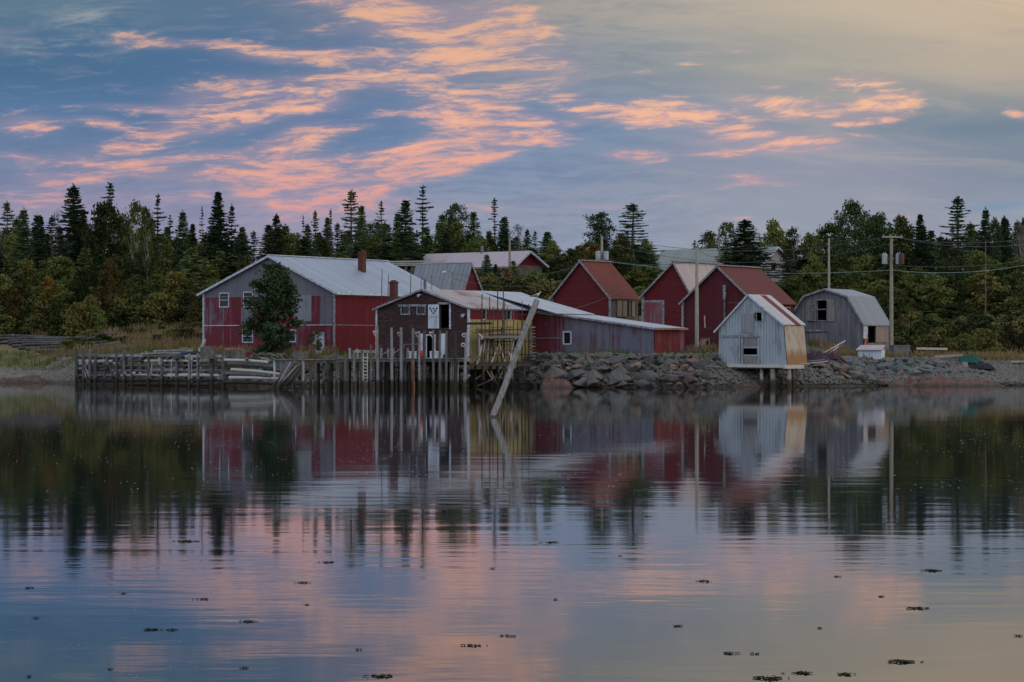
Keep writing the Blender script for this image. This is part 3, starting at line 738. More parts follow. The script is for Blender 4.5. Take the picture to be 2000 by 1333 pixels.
for a, c in (((q[0],q[1]+.04),(q[2],q[1]+.04)), ((q[0],q[3]-.04),(q[2],q[3]-.04)), ((q[0],(q[1]+q[3])/2),(q[2],(q[1]+q[3])/2)), ((q[0]+.04,q[1]),(q[0]+.04,q[3])), ((q[2]-.04,q[1]),(q[2]-.04,q[3])), ((q[0],(q[1]+q[3])/2+.1),(q[2],q[3]-.1))):
    mb.beam((a[0], -.13, a[1]), (c[0], -.13, c[1]), .04, .07)
mb.build('door_brace', m_trim_old, dd)
q = b.rect((1617,585,1631,628)); panel(b, q, m_weather, d0=-.1, d1=-.052, name='loft_door')
panel(b, lowd, m_weather, d0=-.05, d1=-.004, name='door'); q = b.rect((1573,644,1615,648)); mb = MB(); mb.box((q[0], -.12, q[1]), (q[2], -.003, q[3])); mb.build('door_track', m_trim_old, b.root)
q = b.srect((1709,633,1733,669)); panel(b, q, m_boards('tan_side_door', lin(140,130,124), lin(120,112,110), .4, .2), side=True, d0=-.1, d1=-.04, name='side_door')
q = b.srect((1686,632,1694,662)); panel(b, q, m_trim, side=True, d0=-.05, d1=-.002, name='door_trim')
q = b.srect((1687,662,1694,671)); panel(b, q, m_plain('red_panel', lin(110,34,44)), side=True, d0=-.09, d1=-.052, name='wall_patch')
GB = b

# ------------------------------------------------------------------ 5. leaning grey shed on piles
def z_gs(g, u, v): return g.ss(v, .0, -.2)*0.
m_gs = m_boards('pale_grey_boards', lin(152,164,176), lin(112,118,128), .18, .26, var=.2, bump=.02)
def rust_side(g):
    u, v = uvs(g)
    n1 = g.noise(g.xyz(u*1.2, v*.35, 0.), 1., 4, .6); n2 = g.noise(g.xyz(u*8., v*.8, 3.), 1., 3, .6)
    f = g.ss((n1-.5)*1.4+(n2-.5)*1.1+g.ss(v, 1.6, .2)*.55+g.ss(u, -1.6, -.4, 0., .25)*1., .12, .6)
    c = g.mix(f, lin(172,168,160), lin(140,108,74))
    return {'Base Color': g.mix(g.ss(n2, .62, .8)*.4, c, lin(110,66,44)), 'bump': (g.m('SINE', u*70.), .008)}
m_rust_side = material('rust_stained_sheet', rust_side, .7)
m_gs_roof = m_metal_roof('white_sheet_metal', lin(178,180,188), lin(150,152,162), .6, .0, rough=.6, metallic=.1)
b = B('leaning_shed', 1537, 231, 0., 'pale grey leaning shed standing on posts over the water, rust stained on its right side', 'shed')
b.base = CZ-(714-HY)/F*231; b.root.location.z = b.base; GS = b
xl = b.X(1404); xl0 = b.X(1409); x1 = b.X(1530); zE = b.Z(634); zEL = b.Z(641, xl); xr = b.X(1462); zR = b.Z(577, xr)
L = b.Yl(1577)
lean = (x1-0)/zE
def TT(s, z, d): return (s+lean*z*max(0, (s-xl)/(0-xl)), d, z)
op = b.rect((1452,680.5,1480,693)); opu = b.rect((1478,611,1493,627))
prof = [(xl, zEL), (xr-lean*zR*.55*0, zR), (0, zE)]
xr_s = (xr+lean*zR*xl/(0-xl))/(1+lean*zR/(0-xl)) if False else xr+.25
prof = [(xl, zEL), (xr_s, zR), (0, zE)]
wall_mesh(prof, [op, opu], TT, 0.).build('gable_wall', [m_gs, m_dark], b.root)
wall_mesh(prof, [], lambda s, z, d: (TT(s, z, 0)[0], L-d, z), 0.).build('gable_wall', [m_gs, m_dark], b.root)
wall_mesh([(.12, zE), (L, zE)], [], lambda s, z, d: (lean*z-d, s, z), -.1).build('side_wall', [m_rust_side, m_dark], b.root)
wall_mesh([(.12, zEL), (L, zEL)], [], lambda s, z, d: (xl+.1+d, s, z), 0.).build('side_wall', [m_gs, m_dark], b.root)
mb = MB(); mb.box((xl+.1, .1, .02), (-.1, L-.1, .12)); mb.build('floor', m_dark_wood, b.root)
pk = Vector((TT(xr_s, zR, 0)[0], zR)); eR = Vector((lean*zE, zE)); eL = Vector((xl, zEL))
P = [eL+(eL-pk).normalized()*.55+Vector((0,.08)), pk+Vector((0,.08)), eR+(eR-pk).normalized()*.15+Vector((0,.08))]
mb = MB(); slab(mb, P[0], P[1], -.15, L+.2, .07); mb.build('roof', m_gs_roof, b.root)
c1, c2 = L*.52, L*.80
mb = MB(); slab(mb, P[2], P[1], -.15, c1, .07); mb.build('roof', m_gs_roof, b.root)
mb = MB(); slab(mb, P[2]-Vector((0,.015)), P[1]-Vector((0,.015)), c1+.003, c2, .06); o = mb.build('roof', m_roof_rust, b.root); tag(o, 'rusted strip of roof')
mb = MB(); slab(mb, P[2], P[1], c2+.003, L+.2, .07); mb.build('roof', m_gs_roof, b.root)
rake(b, P, -.17, m_trim, h=.13)
framed(b, opu, m_trim_old, glass=False, fw=.08, name='window'); framed(b, op, m_gs, glass=False, fw=.12, name='door_opening')
q = b.rect((1449,613,1472,651)); panel(b, q, m_door_grey, d0=-.05, d1=-.003, name='loft_door')
q = b.rect((1411,659,1447,714)); panel(b, (q[0], .02, q[2], q[3]), m_gs, d0=-.07, d1=-.003, name='sliding_door')
q = b.rect((1451,694,1481,711)); panel(b, q, m_weather, d0=-.04, d1=-.003, name='door_board')
q = b.rect((1451,661,1481,678)); panel(b, q, m_weather, d0=-.03, d1=-.003, name='door_board')
q = b.rect((1409,655,1483,659)); mb = MB(); mb.box((q[0], -.14, q[1]), (q[2], -.073, q[3])); mb.build('door_track', m_trim_old, b.root)
for px_ in (1450, 1482):
    q = b.X(px_); mb = MB(); mb.box((q-.07, -.1, .0), (q+.07, -.003, b.Z(661))); mb.build('door_jamb', m_gs, b.root)
mb = MB(); mb.beam((xl-2.2, -.12, -.02), (.0, -.12, -.08), .22, .24); mb.build('sill_beam', m_pale_wood, b.root)
mb = MB(); mb.box((xl, -.05, -.28), (0, L, -.02)); mb.build('floor_frame', m_dark_wood, b.root)
mb = MB(); mb.beam((-.1, -.4, -.12), (.9, 1.2, -.12), .25, .3); mb.build('sill_beam', m_pale_wood, b.root)
for px_, y_, r_ in ((1420,.3,.17),(1411,1.4,.15),(1487,.6,.14),(1509,.2,.20),(1541,.3,.17),(1549,1.5,.15),(1460,2.5,.15),(1440,2.8,.14)):
    x_ = b.X(px_, y_); mb = MB(); mb.tube([(x_+.05, y_, -b.base-.8), (x_, y_, -.26)], [r_*1.1, r_], 9, wob=.1); mb.build('post', m_pale_wood if y_ < 1 else m_grey_wood, b.root)

# ------------------------------------------------------------------ 6. houses and a shed up the slope
def house(name, label, O_px, Y, ang, base_py, wpx, eave, peak, far, mg, ms, mr, over=.5, cat='house', base_z=None):
    b = B(name, O_px, Y, 0., label, cat, ang=ang); b.base = base_z if base_z is not None else CZ-(base_py-HY)/F*Y; b.root.location.z = b.base
    return b
# A-frame shed with a ribbed metal roof: ridge runs to the left, red gable faces right
b = B('metal_roofed_shed', 903, 276, 0., 'steep grey metal-roofed shed with a small red gable behind the brown store', 'shed', ang=52.)
b.base = CZ-(585-HY)/F*276; b.root.location.z = b.base
# local: gable plane faces right-front. x runs away right, y runs left-back
w = b.X(938); zE = b.Z(570); zE2 = b.Z(566, w); xr = w*.42; zR = b.Z(514, xr)
m_rib_grey = m_metal_roof('grey_ribbed_metal', lin(138,142,150), lin(112,118,128), .55, 0.02, bump=.04)
xr = b.X(918); zR = b.Z(515, xr); Lb = 6.6
gable_wall(b, w, [(0, zE), (xr, zR), (w, zE2)], [], m_red_clap, z0=-1); gable_wall(b, w, [(0, zE), (xr, zR), (w, zE2)], [], m_red_clap, y=Lb, z0=-1)
wall_mesh([(0.12, zE), (Lb, zE)], [], lambda s, z, d: (0+d, s, z), -1.).build('side_wall', [m_red_clap, m_dark], b.root)
P = roof(b, [(0, zE), (xr, zR), (w, zE2)], -.2, Lb+.2, m_rib_grey, over=.3); rake(b, P, -.22, m_trim_old, h=.2)
# loose timber platform left of it
m_silver = m_wood('silvered_boards', lin(128,130,136), lin(164,166,172), wet=False)
r_ = empty('timber_platform', tuple(px_point(845, 560, 284)), R(8), 'open weathered timber platform of beams and boards behind the large barn roof', 'platform')
def lp(px, py): v = px_point(px, py, 284)-px_point(845, 560, 284); return v
for (x0, x1, py) in ((758,870,512),(765,922,515.5),(770,905,519)):
    a, c = lp(x0, py), lp(x1, py-2); mb = MB(); mb.beam(a, c, .5, .12); mb.build('board', m_silver, r_)
for (x0, y0, x1, y1) in ((795,516,788,540),(808,518,802,545),(826,518,824,560),(846,518,846,560),(870,517,872,560),(782,516,770,530)):
    a, c = lp(x0, y0), lp(x1, y1); mb = MB(); mb.beam(a, c, .22, .22, up=(0,1,0)); mb.build('post', m_dark_wood, r_)
for (x0, y0, x1, y1) in ((780,524,840,536),(790,532,850,528)):
    a, c = lp(x0, y0), lp(x1, y1); mb = MB(); mb.beam(a+Vector((0,.4,0)), c+Vector((0,.4,0)), .16, .16); mb.build('brace', m_dark_wood, r_)
# house with a long pinkish roof
b = B('bungalow', 1003, 312, 0., 'long low house with pinkish metal roof and red gable, up the slope', 'house', ang=48.)
b.base = CZ-(568-HY)/F*312; b.root.location.z = b.base
w = b.X(1058); zE = b.Z(517); zE2 = b.Z(517, w); xr = b.X(1029); zR = b.Z(492, xr); Lh = 15.
m_bun = m_plain('pale_blue_siding', lin(150,164,180), lin(126,140,156), 2)
prf = [(0, zE), (xr, zR), (w, zE2)]
gable_wall(b, w, prf, [], m_red_trim_clap, z0=zE-.05)
wall_mesh([(0, zE-.05), (w, zE2-.05)], [], gT(0.), -1.).build('gable_wall', [m_grey_sh, m_dark], b.root)
ww = [(3.1, b.Z(548,0,3.5), 4.5, b.Z(526,0,3.5)), (7.2, b.Z(546,0,7.), 9.2, b.Z(526,0,7.))]
wall_mesh([(0.12, zE), (Lh, zE)], ww, lambda s, z, d: (d, s, z), -1.).build('side_wall', [m_bun, m_dark], b.root)
for q in ww:
    mb = MB(); s0, z0, s1, z1 = q
    for a in ((s0-.1,z0-.1,s1+.1,z0),(s0-.1,z1,s1+.1,z1+.1),(s0-.1,z0,s0,z1),(s1,z0,s1+.1,z1)): mb.box((-.06, a[0], a[1]), (.04, a[2], a[3]))
    f_ = mb.build('window', m_trim, b.root); mb = MB(); mb.box((.05, s0, z0), (.06, s1, z1)); mb.build('pane', m_glass, f_)
m_roof_pk = m_metal_roof('pinkish_metal', lin(172,160,168), lin(156,146,156), .5, 0., rough=.6, metallic=.05)
P = roof(b, prf, -.6, Lh+.3, m_roof_pk, over=.6); rake(b, P, -.62, m_trim, h=.22); fascia(b, P[0].x, P[0].y+.04, -.6, Lh, m_trim_old, .2)
mb = MB(); y_ = b.v; yy = along(b.O+b.u*xr, b.v, 941); mb.tube([(xr, yy, zR-.1), (xr, yy, b.Z(481, xr, yy))], .2, 8); mb.build('stove_pipe', m_steel, b.root)
# pale house far right behind
b = B('farmhouse', 1512, 345, 0., 'pale greenish-roofed white house partly hidden behind the dark spruce and red sheds', 'house', ang=48.)
b.base = CZ-(560-HY)/F*345; b.root.location.z = b.base
w = b.X(1531)*1.35; xr = b.X(1503)*0+w*.02
m_white_sid = m_boards('white_siding', lin(170,168,172), lin(150,150,156), .2, .2, var=.1)
xr = 1.1; w = 3.6; zR = b.Z(484, xr); zE = b.Z(513, w); zE0 = b.Z(506)
prf = [(-3.0, b.Z(520,-3.)), (0.2, zR), (2.6, b.Z(508, 2.6))]
gable_wall(b, w, prf, [(-.6, b.Z(528), .3, b.Z(514))], m_white_sid, z0=-1)
b_roofL = 17.5
m_roof_green = m_metal_roof('greenish_grey_roof', lin(132,142,140), lin(118,128,126), .5, 0., rough=.75, metallic=0.)
wall_mesh([(0.12, prf[0][1]), (b_roofL, prf[0][1])], [], lambda s, z, d: (-3.0+d, s, z), -1.).build('side_wall', [m_white_sid, m_dark], b.root)
P = roof(b, prf, -.5, b_roofL, m_roof_green, over=.5); rake(b, P, -.52, m_trim, h=.2)
# ================================================================== trees
def rv(rng, n): 
    v = rng.normal(size=(n,3)); return v/np.linalg.norm(v, axis=1, keepdims=True)
def quads(c, a, b):                     # centres, half vectors -> vertex array (4 per quad)
    return np.stack([c-a-b*.6, c+a*.9-b, c+a+b*.7, c-a*.8+b], axis=1).reshape(-1,3)
def leaf_mesh(name, V, mat):
    me = bpy.data.meshes.new(name); n = len(V)//4
    me.vertices.add(len(V)); me.vertices.foreach_set('co', V.astype(np.float32).ravel())
    me.loops.add(4*n); me.loops.foreach_set('vertex_index', np.arange(4*n, dtype=np.int32))
    me.polygons.add(n); me.polygons.foreach_set('loop_start', np.arange(0, 4*n, 4, dtype=np.int32)); me.polygons.foreach_set('loop_total', np.full(n, 4, dtype=np.int32))
    me.materials.append(mat); me.update(calc_edges=True)
    return bpy.data.objects.new(name, me)
PROTO_AT = (0, 0, 0)
class Proto:
    """a tree mesh kept as data until it is planted"""
    def __init__(p, crown, trunk, h, w): p.crown, p.trunk, p.h, p.w = crown, trunk, h, w
def plant(p, name, loc, h, w, label, cat, group, kinds=('crown','trunk')):
    root = empty(name, loc, random.uniform(0, 6.28), label, cat, group)
    root.scale = (w/p.w, w/p.w, h/p.h)
    for me, nm in ((p.crown, kinds[0]), (p.trunk, kinds[1])):
        if me is None: continue
        o = bpy.data.objects.new(nm, me); o.parent = root; S.collection.objects.link(o)
    return root
m_bark = m_wood('spruce_bark', lin(50,44,42), lin(92,86,84), wet=False)
m_bark_pale = m_wood('pale_bark', lin(120,116,112), lin(176,172,166), wet=False)
def leafcol(*c): return [(x[0], x[1], x[2], 1) for x in c]
m_spruce = m_leaf('spruce_needles', leafcol((0.0105,0.0210,0.0105),(0.0245,0.0455,0.0210),(0.0455,0.0770,0.0315),(0.0700,0.1015,0.0420)), .35)
m_fir = m_leaf('fir_needles', leafcol((0.0175,0.0315,0.0140),(0.0385,0.0665,0.0280),(0.0735,0.1155,0.0420),(0.1050,0.1365,0.0490)), .4)
m_green = m_leaf('green_leaves', leafcol((0.0210,0.0315,0.0105),(0.0560,0.0770,0.0210),(0.088,0.115,0.032),(0.132,0.155,0.046)), .5)
m_olive = m_leaf('olive_leaves', leafcol((0.024,0.026,0.0105),(0.054,0.064,0.0210),(0.096,0.104,0.030),(0.145,0.135,0.038)), .5)
m_autumn = m_leaf('autumn_leaves', leafcol((0.0338,0.0260,0.0091),(0.0858,0.0624,0.0156),(0.1690,0.1066,0.0208),(0.2600,0.1365,0.0234)), .4)
m_brush = m_leaf('brush_leaves', leafcol((0.03,0.03,0.014),(0.068,0.072,0.026),(0.115,0.118,0.038),(0.150,0.128,0.052)), .6)
def conifer(seed, h, R_, dens=1., bare=.06, open_=0., irr=.3, top=0., mat=None):
    rng = np.random.default_rng(seed); V = []; tr = MB()
    tr.tube([(0,0,-.8),(0,0,0),(.03,0,h*.5),(0,.02,h*.97)], [.20*h/12,.17*h/12,.09*h/12,.015], 6)
    z = h*bare; sp = .30*(1+open_)
    while z < h*.985:
        t = (z/h-bare)/(1-bare); prof = min(1., t*7+.35)*(1-t)**.75
        if top: prof *= (.25+.75*sstep(top-.12, top+.05, z/h)) if rng.random() > .25 else .12
        nb = rng.integers(4, 7) if open_ < .5 else rng.integers(3, 5)
        a0 = rng.random()*6.28
        for k in range(nb):
            L = max(.12, R_*prof*(1-irr+irr*2*rng.random()*rng.random()**.3)); a = a0+6.28*k/nb+rng.normal()*.3
            if rng.random() < open_*.25: continue
            up = .25-.45*(1-t)+rng.normal()*.08
            d = np.array([math.cos(a), math.sin(a), up]); side = np.array([-math.sin(a), math.cos(a), 0.])
            m = max(3, int(L/.13*dens)); s = (np.arange(m)+rng.random(m))/m
            c = np.array([0,0,z])+d[None]*(s*L)[:,None]; c[:,2] -= .10*L*s*s-.16*L*np.maximum(s-.6,0)
            lw = (.10+.20*(1-s)*min(1,L)*.9)
            for sg in (-1, 1):
                off = side[None]*(sg*lw*rng.random(m)*1.1)[:,None]
                cc = c+off; cc[:,2] -= rng.random(m)*.10+np.abs(off).sum(1)*.25
                a_ = (d[None]*.6+side[None]*sg*.8+rng.normal(size=(m,3))*.25)*(.11+.07*rng.random(m))[:,None]
                b_ = (rng.normal(size=(m,3))*.5+np.array([0,0,-.9]))*(.035+.045*rng.random(m))[:,None]
                V.append(quads(cc, a_, b_))
            if L > .8 and open_: tr.tube([(0,0,z), tuple(np.array([0,0,z])+d*L*.8)], [.03,.008], 3, cap=False)
        z += sp*(.7+.6*rng.random())*(1.1-.5*t)
    n = 14; zz = h*(.93+.07*rng.random(n)); V.append(quads(np.c_[rng.normal(size=n)*.04, rng.normal(size=n)*.04, zz], rng.normal(size=(n,3))*.05+[0,0,.08], rng.normal(size=(n,3))*.05))
    cr = leaf_mesh('crown', np.concatenate(V), mat); t = tr.build('trunk', m_bark); S.collection.objects.unlink(t)
    return Proto(cr.data, t.data, h, R_*1.12)
def broadleaf(seed, h, R_, K=24, n=190, mat=None, bark=None, base=.25, size=.13, gap=.3, multi=1, egg=.62):
    rng = np.random.default_rng(seed); V = []; tr = MB(); bark = bark or m_bark
    stems = []
    for s in range(multi):
        a = rng.random()*6.28; q = (0 if multi == 1 else .35)*R_
        tip = np.array([math.cos(a)*q+rng.normal()*.2, math.sin(a)*q+rng.normal()*.2, h*.86])
        mid = tip*.5+rng.normal(size=3)*[.15,.15,0]*h/8
        r0 = .014*h if multi == 1 else .008*h
        tr.tube([(0,0,-.6), (math.cos(a)*.1*multi, math.sin(a)*.1*multi, .2), tuple(mid), tuple(tip)], [r0*1.2, r0, r0*.6, r0*.15], 6)
        stems.append((np.array([0,0,.2]), mid, tip))
    for k in range(K):
        t = ((k+.5)/K)**.85; z = h*(base+(1-base)*t*.96)
        prof = math.sqrt(max(.03, 1-((t-(1-egg))/(egg if t > 1-egg else (1-egg)*1.35))**2))
        a = k*2.399+rng.normal()*.5; rr = R_*prof*(.30+.55*rng.random())
        c = np.array([math.cos(a)*rr, math.sin(a)*rr, z-.1*h*rng.random()*.5])
        s = stems[rng.integers(0, len(stems))]; f = min(.95, max(.12, z/h-.18)); p0 = s[1]*(f*2) if f < .5 else s[1]+(s[2]-s[1])*((f-.5)*2)
        tr.tube([tuple(p0), tuple((p0+c)/2+[0,0,-.1]), tuple(c)], [.004*h, .003*h, .006], 4, cap=False)
        br = R_*(.26+.22*rng.random())*(.55+.45*prof); m = int(n*(.6+.8*rng.random()))
        dd = rv(rng, m); rad = br*(rng.random(m)**.45)*(.75+.5*rng.random(m)); pts = c+dd*rad[:,None]*[1.15,1.15,.75]
        sub = rng.integers(3, 6); keep = np.ones(m, bool)
        for _ in range(sub):                  # bite gaps out of each clump
            q = c+rv(rng, 1)[0]*br*.8; keep &= np.linalg.norm(pts-q, axis=1) > br*gap
        pts = pts[keep]; m = len(pts); sz = size*(.6+.8*rng.random(m))
        a_ = rv(rng, m)*sz[:,None]; b_ = np.cross(a_, rv(rng, m)); b_ = b_/np.maximum(np.linalg.norm(b_, axis=1, keepdims=True), 1e-6)*(sz*.6)[:,None]
        V.append(quads(pts, a_, b_))
    cr = leaf_mesh('crown', np.concatenate(V), mat); t = tr.build('trunk', bark); S.collection.objects.unlink(t)
    return Proto(cr.data, t.data, h, R_*2.05)
def deadtree(seed, h, bark):
    rng = np.random.default_rng(seed); tr = MB(); tr.tube([(0,0,-.5),(.1,0,h*.4),(-.1,.1,h*.75),(.1,0,h)], [.12,.10,.06,.01], 6)
    br = MB()
    for k in range(26):
        z = h*(.3+.68*rng.random()); a = rng.random()*6.28; L = (h-z)*.28+.5+rng.random()*.6
        p = np.array([0,0,z]); q = p+np.array([math.cos(a)*L, math.sin(a)*L, L*(.2+.5*rng.random())]); mid = (p+q)/2+rng.normal(size=3)*.1
        br.tube([tuple(p), tuple(mid), tuple(q)], [.035,.025,.008], 4, cap=False)
        for _ in range(3):
            e = mid+(q-mid)*rng.random(); f = e+rng.normal(size=3)*.4*[1,1,.6]; br.tube([tuple(e), tuple(f)], [.014,.005], 3, cap=False)
    t = tr.build('trunk', bark); b_ = br.build('crown', bark)
    for o in (t, b_): S.collection.objects.unlink(o)
    return Proto(b_.data, t.data, h, h*.28)
CON = [conifer(s, 12, 2.1, 1.25, .05, 0., .3, mat=m_spruce) for s in (1,2,3)]+[conifer(4, 12, 1.6, 1.2, .05, 0., .35, mat=m_fir), conifer(5, 12, 1.9, 1.2, .04, .1, .35, mat=m_fir)]
OPEN = [conifer(11, 13, 2.4, 1.1, .12, .55, .5, mat=m_spruce), conifer(12, 13, 2.2, 1.1, .1, .8, .5, mat=m_spruce)]
SPARSE = [conifer(s, 13, 1.9, 1.2, .15, .8, .6, top=.72, mat=m_spruce) for s in (21,22)]
PINE = [broadleaf(31, 12, 2.8, 26, 170, m_spruce, m_bark, .28, .12, .38, egg=.5), broadleaf(32, 12, 3.0, 34, 230, m_spruce, m_bark, .12, .12, .2, egg=.66)]
GRN = [broadleaf(s, 9, 2.5, 26, 210, m_green, m_bark, .16, .13, .33) for s in (41,42,43)]
OLV = [broadleaf(s, 8, 2.4, 24, 200, m_olive, m_bark, .10, .13, .33, 2) for s in (51,52)]
m_twig = m_plain('grey_twigs', lin(74,68,66), lin(104,98,94), 4)
TWIG = [broadleaf(67, 9, 2.0, 26, 26, m_twig, m_bark_pale, .3, .10, .3, 2), broadleaf(68, 9, 2.0, 22, 34, m_twig, m_bark_pale, .3, .09, .3, 1)]
WISP = broadleaf(66, 3, .9, 12, 60, m_olive, m_bark_pale, .25, .09, .3, 3)
THIN = [broadleaf(s, 10, 2.3, 20, 110, m_green, m_bark_pale, .35, .12, .42, 2) for s in (61,62)]
AUT = [broadleaf(71, 7, 2.2, 20, 190, m_autumn, m_bark, .1, .12, .35, 2)]
BUSH = [broadleaf(s, 3, 1.8, 16, 190, mt, m_bark, .02, .10, .3, 4, egg=.75) for s, mt in ((81,m_brush),(82,m_green),(83,m_olive),(84,m_brush))]
def put_tree(px, top, wpx, Y, proto, name, label, cat='tree', group=None, basez=None):
    if 820 < px < 1078 and 303 < Y < 330: Y += 27
    if 1340 < px < 1400 and 306 < Y < 350 or 1475 < px < 1545 and 302 < Y < 350: Y += 48
    if 1278 < px <= 1400 and group and Y < 350: return
    X = (px-1000)/F*Y; z0 = ground(X, Y) if basez is None else basez
    h = CZ-(top-HY)/F*Y-z0
    if h < 1.: return None
    return plant(proto, name, (X, Y, z0-.05), h, max(.8, wpx/F*Y), label, cat, group)
# trees one can tell apart on the skyline
SKYL = [
 (14,390,52,325,OPEN[0],'spruce_tree','dark pointed spruce at the left edge of the photo, rising over the forest'),
 (46,404,54,318,CON[1],'spruce_tree','second dark spruce from the left edge, a little lower than its neighbour'),
 (80,421,40,320,CON[2],'spruce_tree','small dark spruce tip between the left-edge spruces and the tall broad spruce'),
 (144,360,84,318,CON[0],'spruce_tree','tall broad dark spruce on the left skyline, first of the tallest trees'),
 (112,398,36,322,TWIG[1],'dead_tree','bare grey dead tree just left of the tall broad spruce'),
 (215,354,62,326,SPARSE[0],'spruce_tree','tall thin-topped spruce with open whorls behind the leafy crowns at left'),
 (205,384,92,314,GRN[0],'leafy_tree','large dark leafy tree under the thin-topped spruce at left'),
 (264,386,66,316,THIN[0],'leafy_tree','airy leafy tree with pale forked limbs left of the narrow spruce'),
 (285,395,40,312,THIN[1],'leafy_tree','slim leafy tree with a white trunk at the left skyline'),
 (308,377,44,322,SPARSE[1],'spruce_tree','narrow ragged spruce standing right of the pale-limbed leafy trees'),
 (357,409,50,316,CON[1],'spruce_tree','short pointed spruce left of the pale roof peak of the large barn'),
 (395,403,24,324,OPEN[1],'spruce_tree','very thin ragged spruce between two pointed spruces over the barn'),
 (426,373,60,320,CON[2],'spruce_tree','tall pointed spruce above the left eave of the large barn'),
 (453,397,40,322,OPEN[0],'spruce_tree','slender spruce just right of the tall pointed one over the barn'),
 (540,417,46,320,CON[0],'spruce_tree','rounded dark spruce top above the barn ridge'),
 (592,420,20,326,OPEN[1],'spruce_tree','thread-thin spruce tip over the middle of the barn roof'),
 (616,409,34,322,OPEN[0],'spruce_tree','narrow spruce in the group over the barn roof, left of the chimney'),
 (646,405,22,328,SPARSE[0],'spruce_tree','bare-topped thin spruce left of the tall spruce over the chimney'),
 (686,368,64,318,OPEN[0],'spruce_tree','tall open spruce rising straight above the barn chimney'),
 (706,398,36,322,CON[3],'spruce_tree','small full spruce against the right side of the tall spruce over the chimney'),
 (745,393,50,320,OPEN[1],'spruce_tree','fine-twigged spruce right of the barn chimney on the skyline'),
 (792,388,62,320,CON[4],'spruce_tree','bushy dark spruce left of the bare-trunked tall one'),
 (826,360,52,316,SPARSE[1],'spruce_tree','tallest spruce at mid photo, bare trunk with tufted flat top'),
 (890,392,74,320,PINE[0],'pine_tree','ragged wide pine with crooked top behind the bungalow roof'),
 (864,416,44,314,CON[3],'spruce_tree','dark spruce left of the ragged wide pine'),
 (925,412,46,318,CON[4],'spruce_tree','grey-green spruce between the ragged pine and the slim tall spruce'),
 (966,384,34,318,SPARSE[0],'spruce_tree','slim tall spruce with tufted top over the bungalow roof'),
 (985,420,46,312,CON[1],'spruce_tree','dense dark cone-shaped spruce beside the pole over the bungalow'),
 (1012,432,44,316,TWIG[0],'dead_tree','bare twiggy tree right of the dense cone-shaped spruce'),
 (1030,447,30,318,CON[0],'spruce_tree','small spruce tip right of the bare twiggy tree'),
 (1045,449,24,322,OPEN[0],'spruce_tree','smallest spruce tip right of the bungalow peak'),
 (1070,451,50,312,CON[4],'spruce_tree','low green conifer at the right end of the bungalow'),
 (1167,410,92,312,PINE[0],'pine_tree','wide flat-topped pine above the transformer pole'),
 (1236,395,96,312,OPEN[0],'spruce_tree','open tiered spruce with upswept branches behind the small red shed'),
 (1384,448,60,325,THIN[0],'leafy_tree','pale airy leafy tree left of the dark spruce by the farmhouse'),
 (1420,428,54,330,THIN[1],'leafy_tree','tall airy leafy tree directly left of the spruce at the farmhouse'),
 (1455,428,100,300,CON[0],'spruce_tree','broad dark spruce in front of the farmhouse roof'),
 (1512,430,80,326,GRN[1],'leafy_tree','round leafy tree behind the farmhouse gable'),
 (1548,440,50,322,THIN[0],'leafy_tree','thin leafy tree right of the farmhouse gable'),
 (1582,450,60,318,GRN[2],'leafy_tree','bright leafy tree left of the thin slanting pole'),
 (1625,428,90,326,GRN[0],'leafy_tree','rounded leafy tree left of the big dark pine'),
 (1668,382,96,318,PINE[1],'pine_tree','big dense dark pine, highest tree on the right skyline'),
 (1715,408,84,322,PINE[1],'pine_tree','lower dark pine leaning against the big dense one'),
 (1762,422,90,324,GRN[1],'leafy_tree','leafy crown behind the top of the big utility pole'),
 (1797,417,48,318,CON[2],'spruce_tree','small dense spruce right of the utility pole top'),
 (1870,382,94,316,OPEN[0],'spruce_tree','tall tiered spruce near the right edge of the photo'),
 (1925,404,50,320,CON[1],'spruce_tree','slender spruce right of the tall tiered spruce'),
 (1942,418,46,316,PINE[1],'pine_tree','rounded dark pine near the right edge'),
 (1961,421,44,318,CON[0],'spruce_tree','pointed spruce nearest the right edge'),
 (1990,424,56,320,TWIG[0],'dead_tree','bare pale tree at the right edge of the photo'),
 (1150,470,80,302,AUT[0],'leafy_tree','yellow-brown autumn tree behind the transformers'),
 (1118,480,60,300,OLV[0],'leafy_tree','olive leafy tree left of the transformer pole'),
 (1215,455,70,306,OLV[1],'leafy_tree','olive leafy tree right of the transformer pole'),
 (985,520,40,296,AUT[0],'leafy_tree','small bright orange tree below the bungalow gable'),
 (951,495,36,294,CON[1],'spruce_tree','small dark spruce standing before the bungalow wall'),
 (968,515,26,294,CON[2],'spruce_tree','tiny spruce between the small dark spruce and the orange tree'),
 (1003,508,34,298,CON[4],'spruce_tree','small green spruce right under the bungalow peak'),
 (1755,560,56,292,OLV[0],'leafy_tree','rusty leafy tree right of the gambrel barn and pole'),
]
for (px, top, wp, Y, pr_, nm, lab) in SKYL:
    put_tree(px, top, wp, Y, pr_, nm, lab, 'tree')
TOP = [(0,418),(100,425),(200,408),(300,420),(400,428),(500,432),(600,435),(700,420),(800,420),(900,424),(1000,446),(1060,466),(1110,484),(1150,455),(1200,452),(1260,462),(1300,492),(1345,482),(1400,452),(1500,452),(1600,455),(1700,430),(1800,438),(1900,432),(2000,432)]
ZONES = [(130,'at the far left'),(400,'left of the large barn'),(560,'over the left of the large barn'),(760,'over the large barn roof'),(900,'over the brown store'),(1060,'around the bungalow'),(1290,'around the small red shed'),(1560,'around the farmhouse'),(1760,'behind the gambrel barn'),(9999,'right of the utility pole')]
def zone(px): return next(z for m, z in ZONES if px < m)
